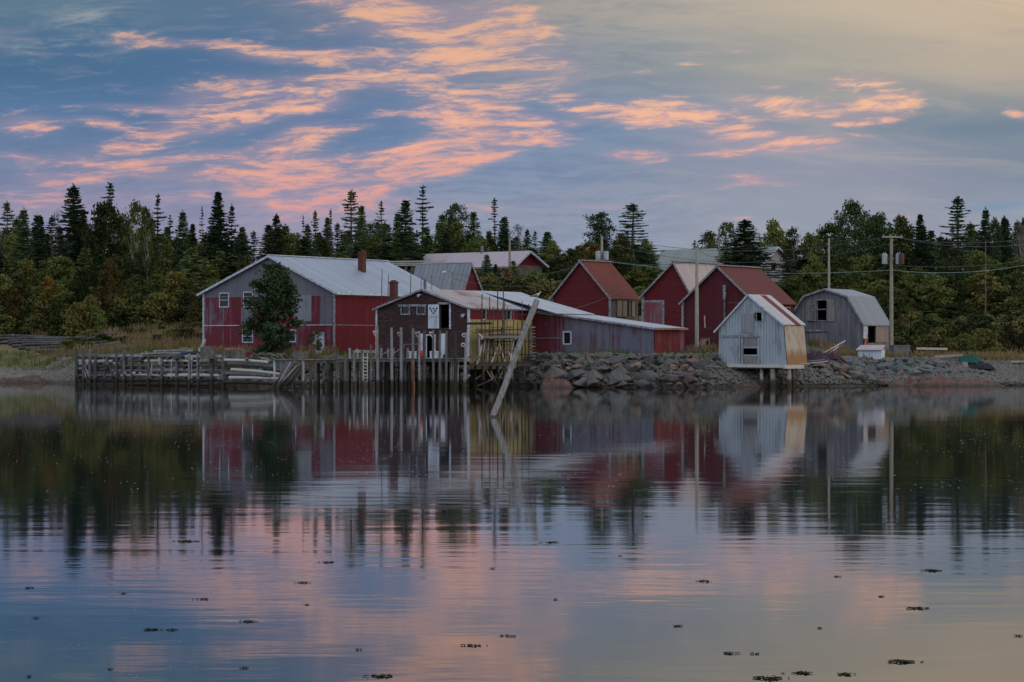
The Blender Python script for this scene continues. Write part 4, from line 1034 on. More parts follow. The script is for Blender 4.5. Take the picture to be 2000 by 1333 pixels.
LAND = [(14,'the pointed spruce at the left edge'),(80,'the small spruce tip at far left'),(144,'the tall broad spruce at left'),(215,'the thin-topped spruce at left'),(264,'the pale-limbed airy tree'),(308,'the narrow ragged spruce'),(357,'the short pointed spruce'),(426,'the tall spruce over the barn eave'),(492,'the left slope of the barn roof'),(540,'the rounded spruce over the barn ridge'),(600,'the thread-thin spruce over the barn roof'),(646,'the bare-topped thin spruce'),(686,'the open spruce over the barn chimney'),(745,'the fine-twigged spruce'),(792,'the bushy spruce near mid photo'),(826,'the tallest bare-trunked spruce'),(890,'the ragged wide pine'),(966,'the slim tufted spruce'),(1030,'the bungalow gable'),(1085,'the gap right of the bungalow'),(1167,'the flat-topped pine'),(1236,'the open tiered spruce'),(1300,'the farmhouse roof'),(1400,'the airy tree by the farmhouse'),(1455,'the broad spruce at the farmhouse'),(1512,'the farmhouse gable'),(1582,'the bright tree by the slanting pole'),(1625,'the slanting pole'),(1668,'the big dense dark pine'),(1715,'the lower dark pine'),(1762,'the big utility pole'),(1797,'the small dense spruce at right'),(1870,'the tall tiered spruce at right'),(1925,'the slender spruce near the right edge'),(1961,'the pointed spruce at the right edge')]
def near(px):
    q, t = min(LAND, key=lambda l: abs(l[0]-px)); d = px-q
    return ('directly at ' if abs(d) < 7 else ('just left of ' if d < 0 else 'just right of '))+t
random.seed(5)
def fill(n0, n1, step, Yr, dtop, wr, protos, name, word, jit=.5):
    x = n0
    while x < n1:
        px = x+random.uniform(-jit, jit)*step; Y = random.uniform(*Yr); top = interp(TOP, px)+random.uniform(*dtop)
        z = zone(px)
        pr_ = random.choice(protos); kw = 'spruce' if pr_ in CON+OPEN else ('pine' if pr_ in PINE else ('olive broadleaf' if pr_ in OLV else 'green broadleaf'))
        put_tree(px, top, random.uniform(*wr), Y, pr_, 'spruce_tree' if kw == 'spruce' else ('pine_tree' if kw == 'pine' else 'leafy_tree'), f'{word} {kw} {near(px)}', 'tree', f'{word} {kw} trees {near(px)}')
        x += step
fill(-60, 2070, 20, (334,348), (-8,30), (36,62), CON+OPEN+GRN[:2]+THIN, 't', 'far skyline')
fill(-50, 2070, 36, (322,334), (14,54), (50,80), CON+GRN+GRN+PINE[1:], 't', 'mid-forest')
fill(-50, 760, 34, (306,316), (55,95), (52,86), GRN+OLV+CON[3:], 't', 'nearer')
fill(1560, 2070, 34, (306,316), (40,90), (56,90), GRN+OLV+CON[3:]+GRN, 't', 'nearer')
fill(770, 1560, 44, (318,324), (40,70), (50,80), GRN+CON[3:]+OLV, 't', 'nearer')
fill(-50, 430, 30, (293,303), (95,165), (60,96), OLV+GRN+OLV+AUT[:0], 't', 'low front-row')
fill(1740, 2070, 36, (292,302), (90,170), (70,110), OLV+GRN+CON[3:4], 't', 'low front-row')
fill(930, 1140, 30, (294,301), (80,98), (44,66), OLV+GRN+CON[3:4], 't', 'low front-row')
fill(1170, 1275, 34, (300,308), (50,80), (56,80), GRN+OLV, 't', 'low front-row')
fill(1500, 1740, 34, (296,306), (70,130), (60,90), GRN+OLV, 't', 'low front-row')
for (px, top, wp, Y, p_, lab) in ((20,560,70,291,AUT[0],'yellow-leaved low tree near the left edge'),(215,500,60,296,AUT[0],'golden low tree left of the barn among green ones'),(95,535,60,294,AUT[0],'yellowing low tree between the left edge and the barn'),(380,600,50,286,AUT[0],'yellow bush-like tree beside the barn\'s left corner')):
    put_tree(px, top, wp, Y, p_, 'leafy_tree', lab)
# shrubs at the forest edge
def bushes(n, pxr, Yr, hr, wr, protos, label, group):
    for _ in range(n):
        px = random.uniform(*pxr); Y = random.uniform(*Yr); X = (px-1000)/F*Y; z = ground(X, Y)
        p_ = random.choice(protos); h_ = random.uniform(*hr); col = {0:'brownish',1:'green',2:'olive',3:'brown'}[BUSH.index(p_)]; hw = 'low' if h_ < 1.6 else ('tall' if h_ > 2.8 else 'mid-height')
        plant(p_, 'shrub', (X, Y, z-.1), h_, random.uniform(*wr), f'{hw} {col} {label} '+('below '+min(LAND, key=lambda l: abs(l[0]-px))[1] if group[:6] in ('shrubs','low sh') else ''), 'shrub', group)
bushes(34, (-30, 400), (288,297), (1.6,4.0), (3,5.2), BUSH, 'forest-edge shrub', 'shrubs along the left forest edge')
bushes(22, (100, 395), (276,288), (.6,1.3), (2,4), BUSH[:3], 'bank shrub', 'low shrubs on the left bank')
bushes(46, (1735, 2040), (266,290), (1.2,3.2), (2.6,5), BUSH, 'brush shrub', 'shrubs right of the utility pole')
bushes(14, (1560, 1740), (280,290), (1.5,3.5), (3,5), BUSH, 'shrub behind the gambrel barn', 'shrubs behind the gambrel barn')
bushes(16, (930, 1080), (284,292), (2.0,3.5), (3,5), BUSH, 'slope shrub', 'shrubs below the bungalow')
bushes(8, (1240, 1262), (280,288), (1.5,2.5), (2,4), BUSH[1:2], 'shrub between two red sheds', 'shrubs between the red sheds')
for (px, top, wp, Y, p_, lab) in ((1776,677,30,258,BUSH[1],'round green bush right of the utility pole base'),(1700,683,22,252,BUSH[1],'small green bush left of the utility pole base'),(1725,688,24,252,BUSH[2],'olive bush at the foot of the utility pole'),(617,642,36,243.5,WISP,'thin olive bush in front of the white barn door'),(1390,684,30,244,BUSH[3],'scrubby bush at the foot of the red shed beside the blue tub')):
    put_tree(px, top, wp, Y, p_, 'shrub', lab, 'shrub')
alder = broadleaf(104, 8, 2.1, 36, 230, m_spruce, m_bark, .06, .12, .42, 1, egg=.66)
put_tree(536, 506, 120, 240, alder, 'leafy_tree', 'dark leafy tree growing against the gable of the large barn')

# grasses
def h_cut(px, Y): return px < 246-(Y-276)*7
def grass(name, n, spots, hr, mat, lean=.25):
    mb = []; rng = np.random.default_rng(n)
    for (pxa, pxb, Ya, Yb, share) in spots:
        m = int(n*share)
        for _ in range(m):
            Y = rng.uniform(Ya, Yb); px = rng.uniform(pxa, pxb); X = (px-1000)/F*Y
            if mnoise.noise(Vector((X*.5, Y*.5, n*.01))) < -.12: continue
            z = ground(X, Y)
            if z < 1.0 or (px < 246 and 275.5 < Y < 288 and h_cut(px, Y)): continue
            h = rng.uniform(*hr); a = rng.random()*6.28; dx, dy = math.cos(a)*.035, math.sin(a)*.035; lx, ly = rng.normal()*lean*h, rng.normal()*lean*h
            mb.append([(X-dx,Y-dy,z-.05),(X+dx,Y+dy,z-.05),(X+lx+dx*.4,Y+ly,z+h),(X+lx-dx*.4,Y+ly,z+h*.96)])
    o = leaf_mesh(name, np.array(mb).reshape(-1,3), mat); S.collection.objects.link(o); return tag(o, kind='stuff')
m_straw = m_leaf('straw_blades', leafcol((0.0910,0.0650,0.0338),(0.1820,0.1300,0.0676),(0.2860,0.2080,0.1105)), .3, .35)
m_blade = m_leaf('green_blades', leafcol((0.045,0.065,0.016),(0.085,0.120,0.030),(0.135,0.165,0.045)), .3, .35)
grass('tall_grass', 19000, ((60,400,270,292,.42),(1580,1760,247,262,.25),(1750,2020,250,272,.3),(400,660,239,246,.1),(1340,1400,236,245,.05)), (.35,.95), m_straw)
grass('meadow_grass', 19000, ((-20,400,264,290,.42),(1580,1760,246,262,.2),(1750,2020,247,275,.2),(400,735,236,246,.15),(1040,1400,232,241,.10)), (.2,.5), m_blade)
# ================================================================== wharves
random.seed(21)
def gx(px, Y): return (px-1000)/F*Y
def gz(py, Y): return CZ-(py-HY)/F*Y
crib_Y = lambda px: interp([(150,250.5),(440,232),(545,229)], px)
root = empty('crib_wharf', (gx(290,241), 241, 0), 0, 'old timber crib wharf of stacked grey logs with upright posts, at left', 'wharf')
ro = Vector((gx(290,241), 241, 0))
def cp(px, py, dY=0.): Y = crib_Y(px)+dY; return Vector((gx(px, Y), Y, gz(py, Y)))-ro
rows = [(697,150,438),(705,152,432),(714,150,436),(724,152,440),(733,154,438),(742,156,442),(750,158,440)]
for k, (py, a, c) in enumerate(rows):
    x = a
    while x < c:
        L = random.uniform(55, 120); e = min(c, x+L)
        if e-x > 15:
            mb = MB(); r_ = random.uniform(.10, .17); dy = random.uniform(-.5, 1.5)
            p = [cp(x, py+dy*.5+k*.0), cp((x+e)/2, py+random.uniform(-1.2,1.6)), cp(e, py+dy)]
            mb.tube(p, [r_, r_*.95, r_*.85], 8, wob=.25); mb.build('log', random.choice([m_grey_wood, m_dark_wood, m_grey_wood, m_pale_wood]), root)
        x = e+random.uniform(.5, 3)
for px in range(156, 440, 17):          # ends of the cross logs
    for py in (701, 710, 719, 729, 738, 747):
        if random.random() < .8:
            q = cp(px+random.uniform(-5,5), py); mb = MB(); mb.tube([q+Vector((0,-.3+random.uniform(-.15,.15),0)), q+Vector((0,2.2,0))], random.uniform(.09,.15), 7, wob=.3)
            mb.build('cross_log', random.choice([m_dark_wood, m_grey_wood, m_pale_wood]), root)
for px, top in ((149.5,681),(163,681),(175.5,681.5),(187,681),(228,681),(243,683),(257,682),(290,697),(316,699),(345,697),(370,691),(386.5,690),(414,691),(436,688)):
    lean_ = random.uniform(-1.2, 1.2); r_ = random.uniform(.12,.165); mb = MB(); mb.tube([cp(px+lean_, 775, -.35), cp(px+lean_*.5, 730, -.35), cp(px, top, -.35)], [r_*1.1, r_, r_*.85], 8, wob=.15)
    mb.build('post', m_grey_wood, root)
mb = MB()
for i, (a, c) in enumerate(((150,262),(262,350),(350,440))):
    pts = [cp(a,696,.1), cp(c,697,.1)+Vector((.02,0,0)), cp(c,697,3.2)+Vector((.02,0,.25)), cp(a,696,3.2)+Vector((0,0,.25))]; mb.face(pts)
    mb.face([p-Vector((0,0,.2)) for p in pts][::-1])
mb.build('fill_bed', m_dark_wood, root)
for k in range(12):
    px = random.uniform(160,430); mb = MB(); mb.beam(cp(px, random.uniform(735,752), -.3), cp(px+random.uniform(-14,14), random.uniform(698,712), -.25), random.uniform(.06,.12), .08); mb.build('brace', random.choice([m_grey_wood,m_dark_wood,m_pale_wood]), root)
rp = m_plain('green_rope', lin(84,150,150), lin(60,110,112), 5)
for px in (200,207,238,247,300,325,331,340,352):        # bits of old rope hanging over
    mb = MB(); p = cp(px, 694, -.55); n_ = random.uniform(.5,1.3); mb.tube([p, p+Vector((random.uniform(-.2,.3),-.05,-n_*.4)), p+Vector((random.uniform(-.1,.5),0,-n_))], .022, 5); o = mb.build('rope', rp, None)
    o.location = ro; tag(o, f'length of green rope hanging over the crib wharf logs', 'rope', 'ropes on the crib wharf')
# collapsed log end
for i, (xa_, ya, xb_, yb, mt, word) in enumerate(((438,704,522,708,m_pale_wood,'pale grey log topmost in'),(445,711,535,717,m_grey_wood,'grey split log second from the top of'),(452,722,548,731,m_pale_wood,'pale log in the middle of'),(440,730,530,735,m_grey_wood,'brown-grey log fourth down in'),(448,738,548,741,m_pale_wood,'long tan log near the bottom of'),(438,747,540,750,m_dark_wood,'dark wet lowest log of'))):
    Ya, Yb = crib_Y(xa_)-.2, crib_Y(xb_)-.3; r_ = random.uniform(.13,.18)
    a = Vector((gx(xa_,Ya),Ya,gz(ya,Ya))); c = Vector((gx(xb_,Yb),Yb,gz(yb,Yb))); mb = MB(); mb.tube([(0,0,0), (c-a)*.5+Vector((0,0,.06)), c-a], [r_, r_*1.05, r_*.8], 9, wob=.3)
    o = mb.build('log', mt, None); o.location = a; tag(o, f'{word} the collapsed stack between the two wharves', 'log', 'logs of the collapsed crib')
# piled wharf
YW = 223.
root = empty('piled_wharf', (gx(780,YW), YW, 0), 0, 'long plank wharf on many thin upright pilings in front of the brown store', 'wharf')
ro = Vector((gx(780,YW), YW, 0))
def wp(px, py, dY=0.): Y = YW+dY; return Vector((gx(px, Y), Y, gz(py, Y)))-ro
zd = gz(700, YW)
m_deck = m_boards('deck_planks', lin(112,112,112), lin(136,136,136), .5, .2, var=.4)
for (x0, x1, back, py, name) in ((655,905,8.5,700.5,'deck'),(535,656,2.6,702.5,'deck')):
    y0 = 0.; X0, X1 = wp(x0,700).x, wp(x1,700).x; z = gz(py, YW); x = X0
    mb = MB(); i = 0
    while x < X1:
        w_ = random.uniform(.16,.22); e = random.uniform(-.12,.1); mb.box((x, y0+e, z-.05), (x+w_-.02, y0+back+random.uniform(-.1,.1), z+random.uniform(-.008,.008))); x += w_
    mb.build(name, m_deck, root)
    for yy in (.15, back*.5, back-.2):
        mb = MB(); mb.box((X0, yy, z-.27), (X1, yy+.2, z-.055)); mb.build('stringer', m_grey_wood, root)
tops = [(658,688),(674.6,691),(683,680),(691,685),(698,681),(707,685),(724.6,674),(736.5,637),(744.5,680),(758,681),(764.5,640),(768.6,681),(783.5,640),(786,674),(796,680),(806.5,641),(818.6,647),(829,644),(846,644.5),(859,645.5),(872,647),(889,647)]
for px, top in tops:
    dY = -.25 if px not in (744.5,758,768.6,796,683,698) else 3.4; r_ = random.uniform(.09,.135); l = random.uniform(-1.6,1.6)
    mb = MB(); mb.tube([wp(px+l*1.2, 790, dY), wp(px+l*.5, 730, dY), wp(px, top, dY)], [r_*1.08, r_, r_*.82], 8, wob=.12); mb.build('piling', random.choice([m_grey_wood,m_grey_wood,m_dark_wood]), root)
r_ = .12; mb = MB(); mb.tube([wp(907,790,-.3), wp(908,720,-.3), wp(911.5,649,-.3)], [r_*1.1, r_, r_*.8], 8, wob=.12); mb.build('piling', m_grey_wood, root)
mb = MB(); mb.tube([wp(809,790,-.5), wp(808,735,-.5), wp(805,702,-.45)], [.10,.08,.06], 7); tag(mb.build('piling', m_plain('rust_orange_post', lin(134,84,48), lin(96,60,40)), root), 'rusty orange leaning piling')
for k in range(34):
    px = random.uniform(650, 905); dY = random.uniform(.6, 7.5); r_ = random.uniform(.07,.12); mb = MB(); l = random.uniform(-2,2)
    mb.tube([wp(px+l, 800, dY), wp(px, 702.5, dY)], [r_*1.1, r_], 7, wob=.12); mb.build('piling', random.choice([m_grey_wood, m_grey_wood, m_dark_wood]), root)
for px in (536,549,576,592,607,616,622,632,641,648):
    dY = random.choice([.2,.2,1.2,2.2]); r_ = random.uniform(.09,.14); mb = MB(); l = random.uniform(-1,1)
    mb.tube([wp(px+l, 790, dY), wp(px, 704, dY)], [r_*1.1, r_], 7, wob=.12); mb.build('piling', random.choice([m_grey_wood, m_dark_wood, m_pale_wood]), root)
for (px, s_) in ((783.5,-1),(818,-1),(846,-1),(736,-1)):     # short brackets near the tops of the tall pilings
    mb = MB(); t_ = 650 if px > 740 else 648; mb.beam(wp(px,t_,-.3), wp(px+s_*8,t_-0.5,-.3), .09, .1); mb.beam(wp(px+s_*7,t_+1,-.28), wp(px,t_+12,-.28), .07, .07); mb.build('bracket', m_pale_wood, root)
mb = MB(); mb.beam(wp(692,686.5,.6), wp(736,687.5,.6), .1, .22); mb.build('rail', m_pale_wood, root)
mb = MB(); mb.beam(wp(744,694,3.), wp(764,683,3.), .06, .06); mb.beam(wp(768,691,3.2), wp(790,676,3.2), .06, .06); mb.build('rail', m_grey_wood, root)
mb = MB(); mb.beam(wp(788,673.5,3.), wp(822,672,3.), .08, .09); mb.build('rail', m_grey_wood, root)
# ladder
a = Vector((gx(713.5,YW-.35), YW-.35, 0)); mb = MB()
for s_ in (-.17, .17): mb.beam((s_, 0, .3), (s_, 0, gz(690,YW)), .05, .07)
lad = mb.build('ladder', m_pale_wood, None); lad.location = a; tag(lad, 'white slatted ladder hanging down the front of the piled wharf', 'ladder')
for k in range(8): mb = MB(); z = .5+k*.27; mb.box((-.2,-.05,z), (.2,-.02,z+.07)); mb.build('rung', m_pale_wood, lad)
# broken boards leaning from the wharf down to the water
for k in range(13):
    t = k/12; Y = YW+random.uniform(-.5,.6); a = Vector((gx(532+t*34+random.uniform(-3,3),Y-.8), Y-.8, random.uniform(.05,.35))); c = Vector((gx(566+t*30+random.uniform(-4,4),Y), Y, gz(706+random.uniform(-1,10),Y)))
    mb = MB(); mb.beam((0,0,0), c-a, random.uniform(.1,.2), random.uniform(.05,.1)); o = mb.build('broken_board', random.choice([m_grey_wood,m_dark_wood,m_grey_wood]), None); o.location = a
    tag(o, 'old grey board in the leaning bundle left of the piled wharf', 'board', 'boards leaning against the wharf end')
# props in front of the yellow wall: stage on piles and the tall pole rack
def fp(px, py, Y): return Vector((gx(px, Y), Y, gz(py, Y)))
Yy = lambda px: interp([(915,229.6),(1045,237.)], px)
root = empty('pole_rack', tuple(fp(985,757,233)*Vector((1,1,0)) if False else Vector((gx(985,233),233,0))), 0, 'rickety grey timber staging with tall thin poles against the yellow wall', 'staging'); ro = Vector((gx(985,233),233,0))
def yp(px, py, dY=0.): Y = Yy(px)-1.3+dY; return fp(px, py, Y)-ro
for (px, top, bot, r_) in ((934,640,712,.05),(948,612,706,.045),(963,600,712,.05),(979,640,710,.055),(990,600,712,.045),(1011,630,712,.05),(941,574,742,.055),(956.5,580,712,.05),(972,567,745,.06),(983,570,745,.06),(986,588,720,.04),(1003,608,712,.055),(1020,588,705,.05),(1033,594,735,.06),(1026,640,706,.045),(996,640,712,.05),(981,600,650,.035)):
    mb = MB(); l = random.uniform(-1.2,1.2); mb.tube([yp(px+l, bot), yp(px, (top+bot)/2), yp(px+l*.5, top)], [r_*1.1, r_, r_*.7], 6, wob=.1); mb.build('pole', m_dark_wood, root)
for (xa_, xb_, py, h_, dY) in ((912,960,633,.16,.2),(912,955,630.5,.05,-.2),(937,980,648,.12,0),(960,1015,657,.16,.1),(938,1016,661,.2,-.1),(955,1016,654,.1,.4),(945,1000,686,.1,0),(937,1040,710,.14,-.3),(915,1040,712,.2,.5),(916,940,698,.14,0),(940,1010,626,.06,0),(930,1030,645,.09,.5),(945,1036,668,.1,.3),(932,1000,675,.08,.6),(955,1034,694,.12,.2),(925,960,650,.08,.8),(936,1030,616,.06,.5),(960,1000,640,.08,0)):
    mb = MB(); mb.beam(yp(xa_,py,dY), yp(xb_,py-1,dY), .16, h_); mb.build('rail', random.choice([m_grey_wood, m_dark_wood, m_dark_wood]), root)
for (xa_, ya, xb_, yb) in ((934,652,946,662),(942,672,931,717),(955,663,952,706),(960,708,976,668),(975,706,962,666),(985,706,975,672),(990,684,1002,706),(1003,664,996,706),(1008,706,1016,668),(948,664,944,690),(936,660,937,690)):
    mb = MB(); mb.beam(yp(xa_,ya), yp(xb_,yb), .09, .12); mb.build('brace', random.choice([m_grey_wood, m_pale_wood]), root)
mb = MB(); mb.box((yp(938,0).x, yp(938,0).y+.1, gz(662,231)), (yp(1014,0).x, yp(1014,0).y+.5, gz(659.5,231))); mb.build('platform', m_grey_wood, root)
for k in range(11):
    py = 640+k*6.2; mb = MB(); mb.beam(yp(1036,py,.6), yp(1043,py-.5,.6), .3, .07); mb.build('slat', m_grey_wood, root)
root = empty('store_staging', (gx(985,235),235,0), 0, 'dark underpinning of piles and slanting braces below the yellow wall', 'staging'); ro = Vector((gx(985,235),235,0))
for px in (927,945,960,972,986,1000,1013,1024,1036,1042):
    r_ = random.uniform(.08,.13); d_ = random.uniform(-.4,2.); mb = MB(); mb.tube([yp(px,785,.9+d_), yp(px+random.uniform(-1,1),706,.9+d_)], r_, 7); mb.build('piling', random.choice([m_grey_wood, m_dark_wood]), root)
for (xa_, ya, xb_, yb) in ((928,741,946,729),(930,755,962,741),(948,720,966,748),(964,746,976,720),(973,744,984,720),(985,748,975,730),(958,726,972,752)):
    mb = MB(); mb.beam(yp(xa_,ya,.4), yp(xb_,yb,.5), .08, .11); mb.build('brace', random.choice([m_pale_wood, m_grey_wood]), root)
mb = MB(); mb.box((yp(918,0).x, yp(918,0).y+.3, gz(712,231)-.12), (yp(1038,0).x, yp(1038,0).y-4.2, gz(712,231)+.02)); mb.build('sill_beam', m_dark_wood, root)
root = empty('timber_crib', (gx(802,225),225,0), 0, 'heap of pale cross-stacked timbers under the deck of the brown store', 'crib'); ro = Vector((gx(802,225),225,0))
for (x0, x1) in ((797,838),(878,918)):
    for k in range(7):
        py = 716+k*6; mb = MB(); a = random.uniform(0,4); mb.beam(fp(x0+a,py,226.5)-ro, fp(x1-random.uniform(0,5),py+random.uniform(-1,1),226.5)-ro, .22, .2); mb.build('timber', random.choice([m_grey_wood,m_dark_wood,m_pale_wood]), root)
        for q in range(3):
            px = random.uniform(x0+2,x1-2); p = fp(px,py+3,225.9)-ro; mb = MB(); mb.beam(p, p+Vector((0,2.,0)), .2, .2); mb.build('timber', random.choice([m_grey_wood,m_dark_wood]), root)
# tall stakes standing between the barn and the brown store
for (px, top, Y, word) in ((744.5,526,240,'leftmost tall stake'),(757,537,240,'second tall stake from the left'),(801,522,241,'tallest thin stake behind the ridge'),(821,540,241,'short thin stake near the stove pipe'),(842,536,241,'rightmost thin stake'),):
    z0 = ground(gx(px,Y), Y); o_ = Vector((gx(px,Y),Y,z0)); mb = MB(); mb.tube([(random.uniform(-.2,.2),0,-.3), (0,0,(gz(top,Y)-z0)*.5), (.08,0,gz(top,Y)-z0)], [.06,.05,.025], 6)
    o = mb.build('stake', m_dark_wood, None); o.location = o_; tag(o, f'{word} between the large barn and the brown store', 'stake', 'weir stakes behind the brown store')
# the leaning post with its gull
YP = 16560/(815-685.); a = Vector((gx(962,YP), YP, 0)); top = Vector((gx(1049,YP+.4), YP+.4, gz(586,YP)))
mb = MB(); d_ = top-a; r0 = .135
mb.tube([tuple(-d_*.15), (0,0,0), tuple(d_*.3+Vector((.02,0,0))), tuple(d_*.62+Vector((-.03,0,.02))), tuple(d_*.98), tuple(d_)], [r0*1.05, r0, r0*1.02, r0*.98, r0*1.0, r0*.9], 16, wob=.05)
def post_fn(g):
    p = opos(g); s = g.n('ShaderNodeVectorMath', operation='MULTIPLY'); g.put(s.inputs[0], p); s.inputs[1].default_value = (14,14,1.1)
    n2 = g.noise(s.outputs[0], 1.6, 4, .6); n1 = g.noise(p, 2., 4, .6); z = g.sep(wpos(g))[2]
    c = g.mix(g.ss(n2*.6+n1*.4, .36, .62), lin(88,90,92), lin(160,160,162))
    c = g.mix(g.ss(z+(n1-.5)*.5, .2, 1.1)*g.ss(n1, .5, .62)*.4, c, lin(110,112,78))
    c = g.mix(g.ss(z, .14, .04)*.8, c, (.03,.026,.02,1)); return {'Base Color': c, 'bump': (n2, .02)}
m_post = material('weathered_post', post_fn, .85)
lp_ = mb.build('leaning_post', m_post, None); lp_.location = a; tag(lp_, 'long weathered wooden post leaning out of the calm water, gull on its tip', 'post')
mb = MB(); q = d_*.965; mb.tube([tuple(q+Vector((-.12,-.02,.06))), tuple(q+Vector((.15,-.02,-.02)))], [.165,.165], 14)
# gull: one continuous body, bill and legs
gp = a+d_+Vector((-.02,0,.02))
m_gw = m_plain('white_feathers', lin(208,210,214), lin(188,190,196), 8); m_gg = m_plain('grey_feathers', lin(128,134,144), lin(108,114,124), 9); m_gy = m_plain('yellow_bill', lin(190,160,70))
bm = bmesh.new(); prof = [(-.27,.055,.006,.004),(-.22,.065,.022,.016),(-.14,.085,.05,.042),(-.04,.105,.068,.065),(.05,.125,.068,.072),(.11,.155,.05,.058),(.135,.205,.036,.040),(.15,.245,.036,.038),(.172,.262,.030,.030),(.192,.262,.012,.012)]
rings = []
for x, z, ry, rz in prof: rings.append([bm.verts.new((x, math.cos(t)*ry, z+.08+math.sin(t)*rz)) for t in [6.2832*i/12 for i in range(12)]])
for r1_, r2_ in zip(rings, rings[1:]):
    for i in range(12): bm.faces.new((r1_[i], r1_[(i+1)%12], r2_[(i+1)%12], r2_[i]))
bm.faces.new(rings[0][::-1]); bm.faces.new(rings[-1]); bmesh.ops.recalc_face_normals(bm, faces=bm.faces)
me = bpy.data.meshes.new('gull'); bm.to_mesh(me); bm.free(); me.materials.append(m_gw)
for p in me.polygons: p.use_smooth = True
gull = bpy.data.objects.new('gull', me); link(gull); gull.location = gp; tag(gull, 'white gull with grey wings perched on top of the leaning post', 'gull')
for s_ in (-1, 1):
    mb = MB(); mb.tube([(.09,s_*.058,.215),(.0,s_*.074,.205),(-.12,s_*.060,.175),(-.24,s_*.022,.15),(-.33,s_*.008,.135)], [.012,.045,.04,.022,.006], 8); mb.build('wing', m_gg, gull)
    mb = MB(); mb.tube([(.01,s_*.03,.13),(.015,s_*.03,.0)], .008, 5); mb.box((.0,s_*.03-.02,-.006),(.06,s_*.03+.02,.004)); mb.build('leg', m_gy, gull)
    mb = MB(); mb.tube([(.168,s_*.030,.352),(.168,s_*.035,.352)], .006, 6); mb.build('eye', m_dark, gull)
mb = MB(); mb.tube([(.19,0,.342),(.225,0,.338),(.242,0,.328)], [.011,.009,.003], 6); mb.build('bill', m_gy, gull)

# ================================================================== rocks
COLS = [(20,'the left edge'),(110,'the pipe heap'),(190,'the left end of the crib wharf'),(300,'the middle of the crib wharf'),(400,'the left barn corner'),(480,'the lower left barn window'),(540,'the barn tree'),(620,'the white barn door'),(705,'the barn chimney'),(770,'the store chimney'),(850,'the white store doors'),(930,'the yellow wall'),(985,'the leaning post'),(1060,'the gull'),(1108,'the lean-to window'),(1160,'the small red shed gable'),(1220,'the plank doors of the small red shed'),(1280,'the pink shed door'),(1320,'the red end of the lean-to'),(1362,'the bare pole'),(1420,'the left side of the leaning shed'),(1480,'the leaning shed gable'),(1550,'the rust-stained shed side'),(1605,'the gambrel loft door'),(1660,'the gambrel roof'),(1702,'the white hut'),(1741,'the big utility pole'),(1790,'the round green bush'),(1840,'the long pale beam'),(1892,'the green net heap'),(1930,'the faint grey pole'),(1985,'the right edge')]
def col(px): return min(COLS, key=lambda c: abs(c[0]-px))[1]
def rock_proto(seed, flat=.7, mat=None):
    rng = np.random.default_rng(seed); bm = bmesh.new()
    for p in rv(rng, 13)*[1,.85,flat]*(.72+.4*rng.random((13,1))): bm.verts.new(p*.5)
    r = bmesh.ops.convex_hull(bm, input=bm.verts); bmesh.ops.delete(bm, geom=[v for v in bm.verts if not v.link_faces], context='VERTS')
    bmesh.ops.bevel(bm, geom=list(bm.edges), offset=.018, segments=1, affect='EDGES', profile=.6)
    bmesh.ops.triangulate(bm, faces=bm.faces)
    for v in bm.verts: v.co += Vector([(mnoise.noise(v.co*4+Vector((seed,k,0))))*.03 for k in range(3)])
    me = bpy.data.meshes.new('rock'); bm.to_mesh(me); bm.free(); me.materials.append(mat)
    return me
m_boulder = m_rock('boulder_stone', [lin(88,82,80),lin(72,74,78),lin(98,90,82),lin(78,86,86),lin(128,110,94),lin(76,68,70),lin(92,98,98)], .25)
m_rubble = m_rock('rubble_stone', [lin(86,100,104),lin(104,110,108),lin(76,88,94),lin(120,112,104),lin(92,104,106),lin(124,96,84),lin(82,92,98),lin(110,116,114)], .2)
RB = [rock_proto(s, f, m_boulder) for s, f in ((1,.8),(2,.7),(3,.6),(4,.85),(5,.7),(6,.75))]
RR = [rock_proto(s, f, m_rubble) for s, f in ((11,.6),(12,.5),(13,.7),(14,.55),(15,.8))]
def put_rock(me, px, Y, s, label, group, name='boulder', lift=0., zz=None):
    X = gx(px, Y); z = (ground(X, Y) if zz is None else zz)+lift; o = bpy.data.objects.new(name, me); link(o); o.location = (X, Y, z)
    o.scale = (s*random.uniform(.8,1.35), s*random.uniform(.8,1.1), s*random.uniform(.7,1.)); o.rotation_euler = (random.uniform(-.5,.5), random.uniform(-.5,.5), random.uniform(0,6.28)); tag(o, label, 'rock', group); return o
def bank(px): return interp(SHORE, gx(px, 236))
for row_, (t0, s0, s1, st_) in enumerate(((-.5,.9,1.5,17),(.7,1.0,1.9,17),(1.9,1.0,2.0,17),(3.0,.8,1.6,16),(3.9,.5,1.0,11),(.1,.5,.9,19),(2.4,.5,.9,21))):
    px = 1038.
    while px < 1395:
        q = px+random.uniform(-3,3); Y = bank(q)+t0+random.uniform(-.3,.3); s = random.uniform(s0, s1)*random.choice((.55,.75,.9,1.05,1.45))*(.8 if px > 1330 else 1.)
        zl_ = .25+max(0,t0+.5)*.50; put_rock(random.choice(RB), q, Y, s, f'{["wet","big","big","mid-sized","small","small","small"][row_]} boulder, {["lowest row","second row","middle","upper row","top edge","foot","body"][row_]} of bank, under {col(q)}', f'bank boulders, {["lowest row","second row","middle","upper row","top edge","foot","body"][row_]}, under {col(q)}', zz=zl_)
        px += st_*random.uniform(.8,1.25)
for k in range(20): put_rock(random.choice(RB), random.uniform(540,660), random.uniform(226,229), random.uniform(.6,1.3), 'tan or grey boulder heaped behind the short posts of the wharf', 'boulders behind the wharf posts', zz=random.uniform(.2,1.9))
for k in range(9): put_rock(random.choice(RR), random.uniform(470,560), random.uniform(230,232), random.uniform(.5,1.), 'pale rounded rock on top of the collapsed log stack', 'rocks on the collapsed logs', zz=random.uniform(2.0,2.35))
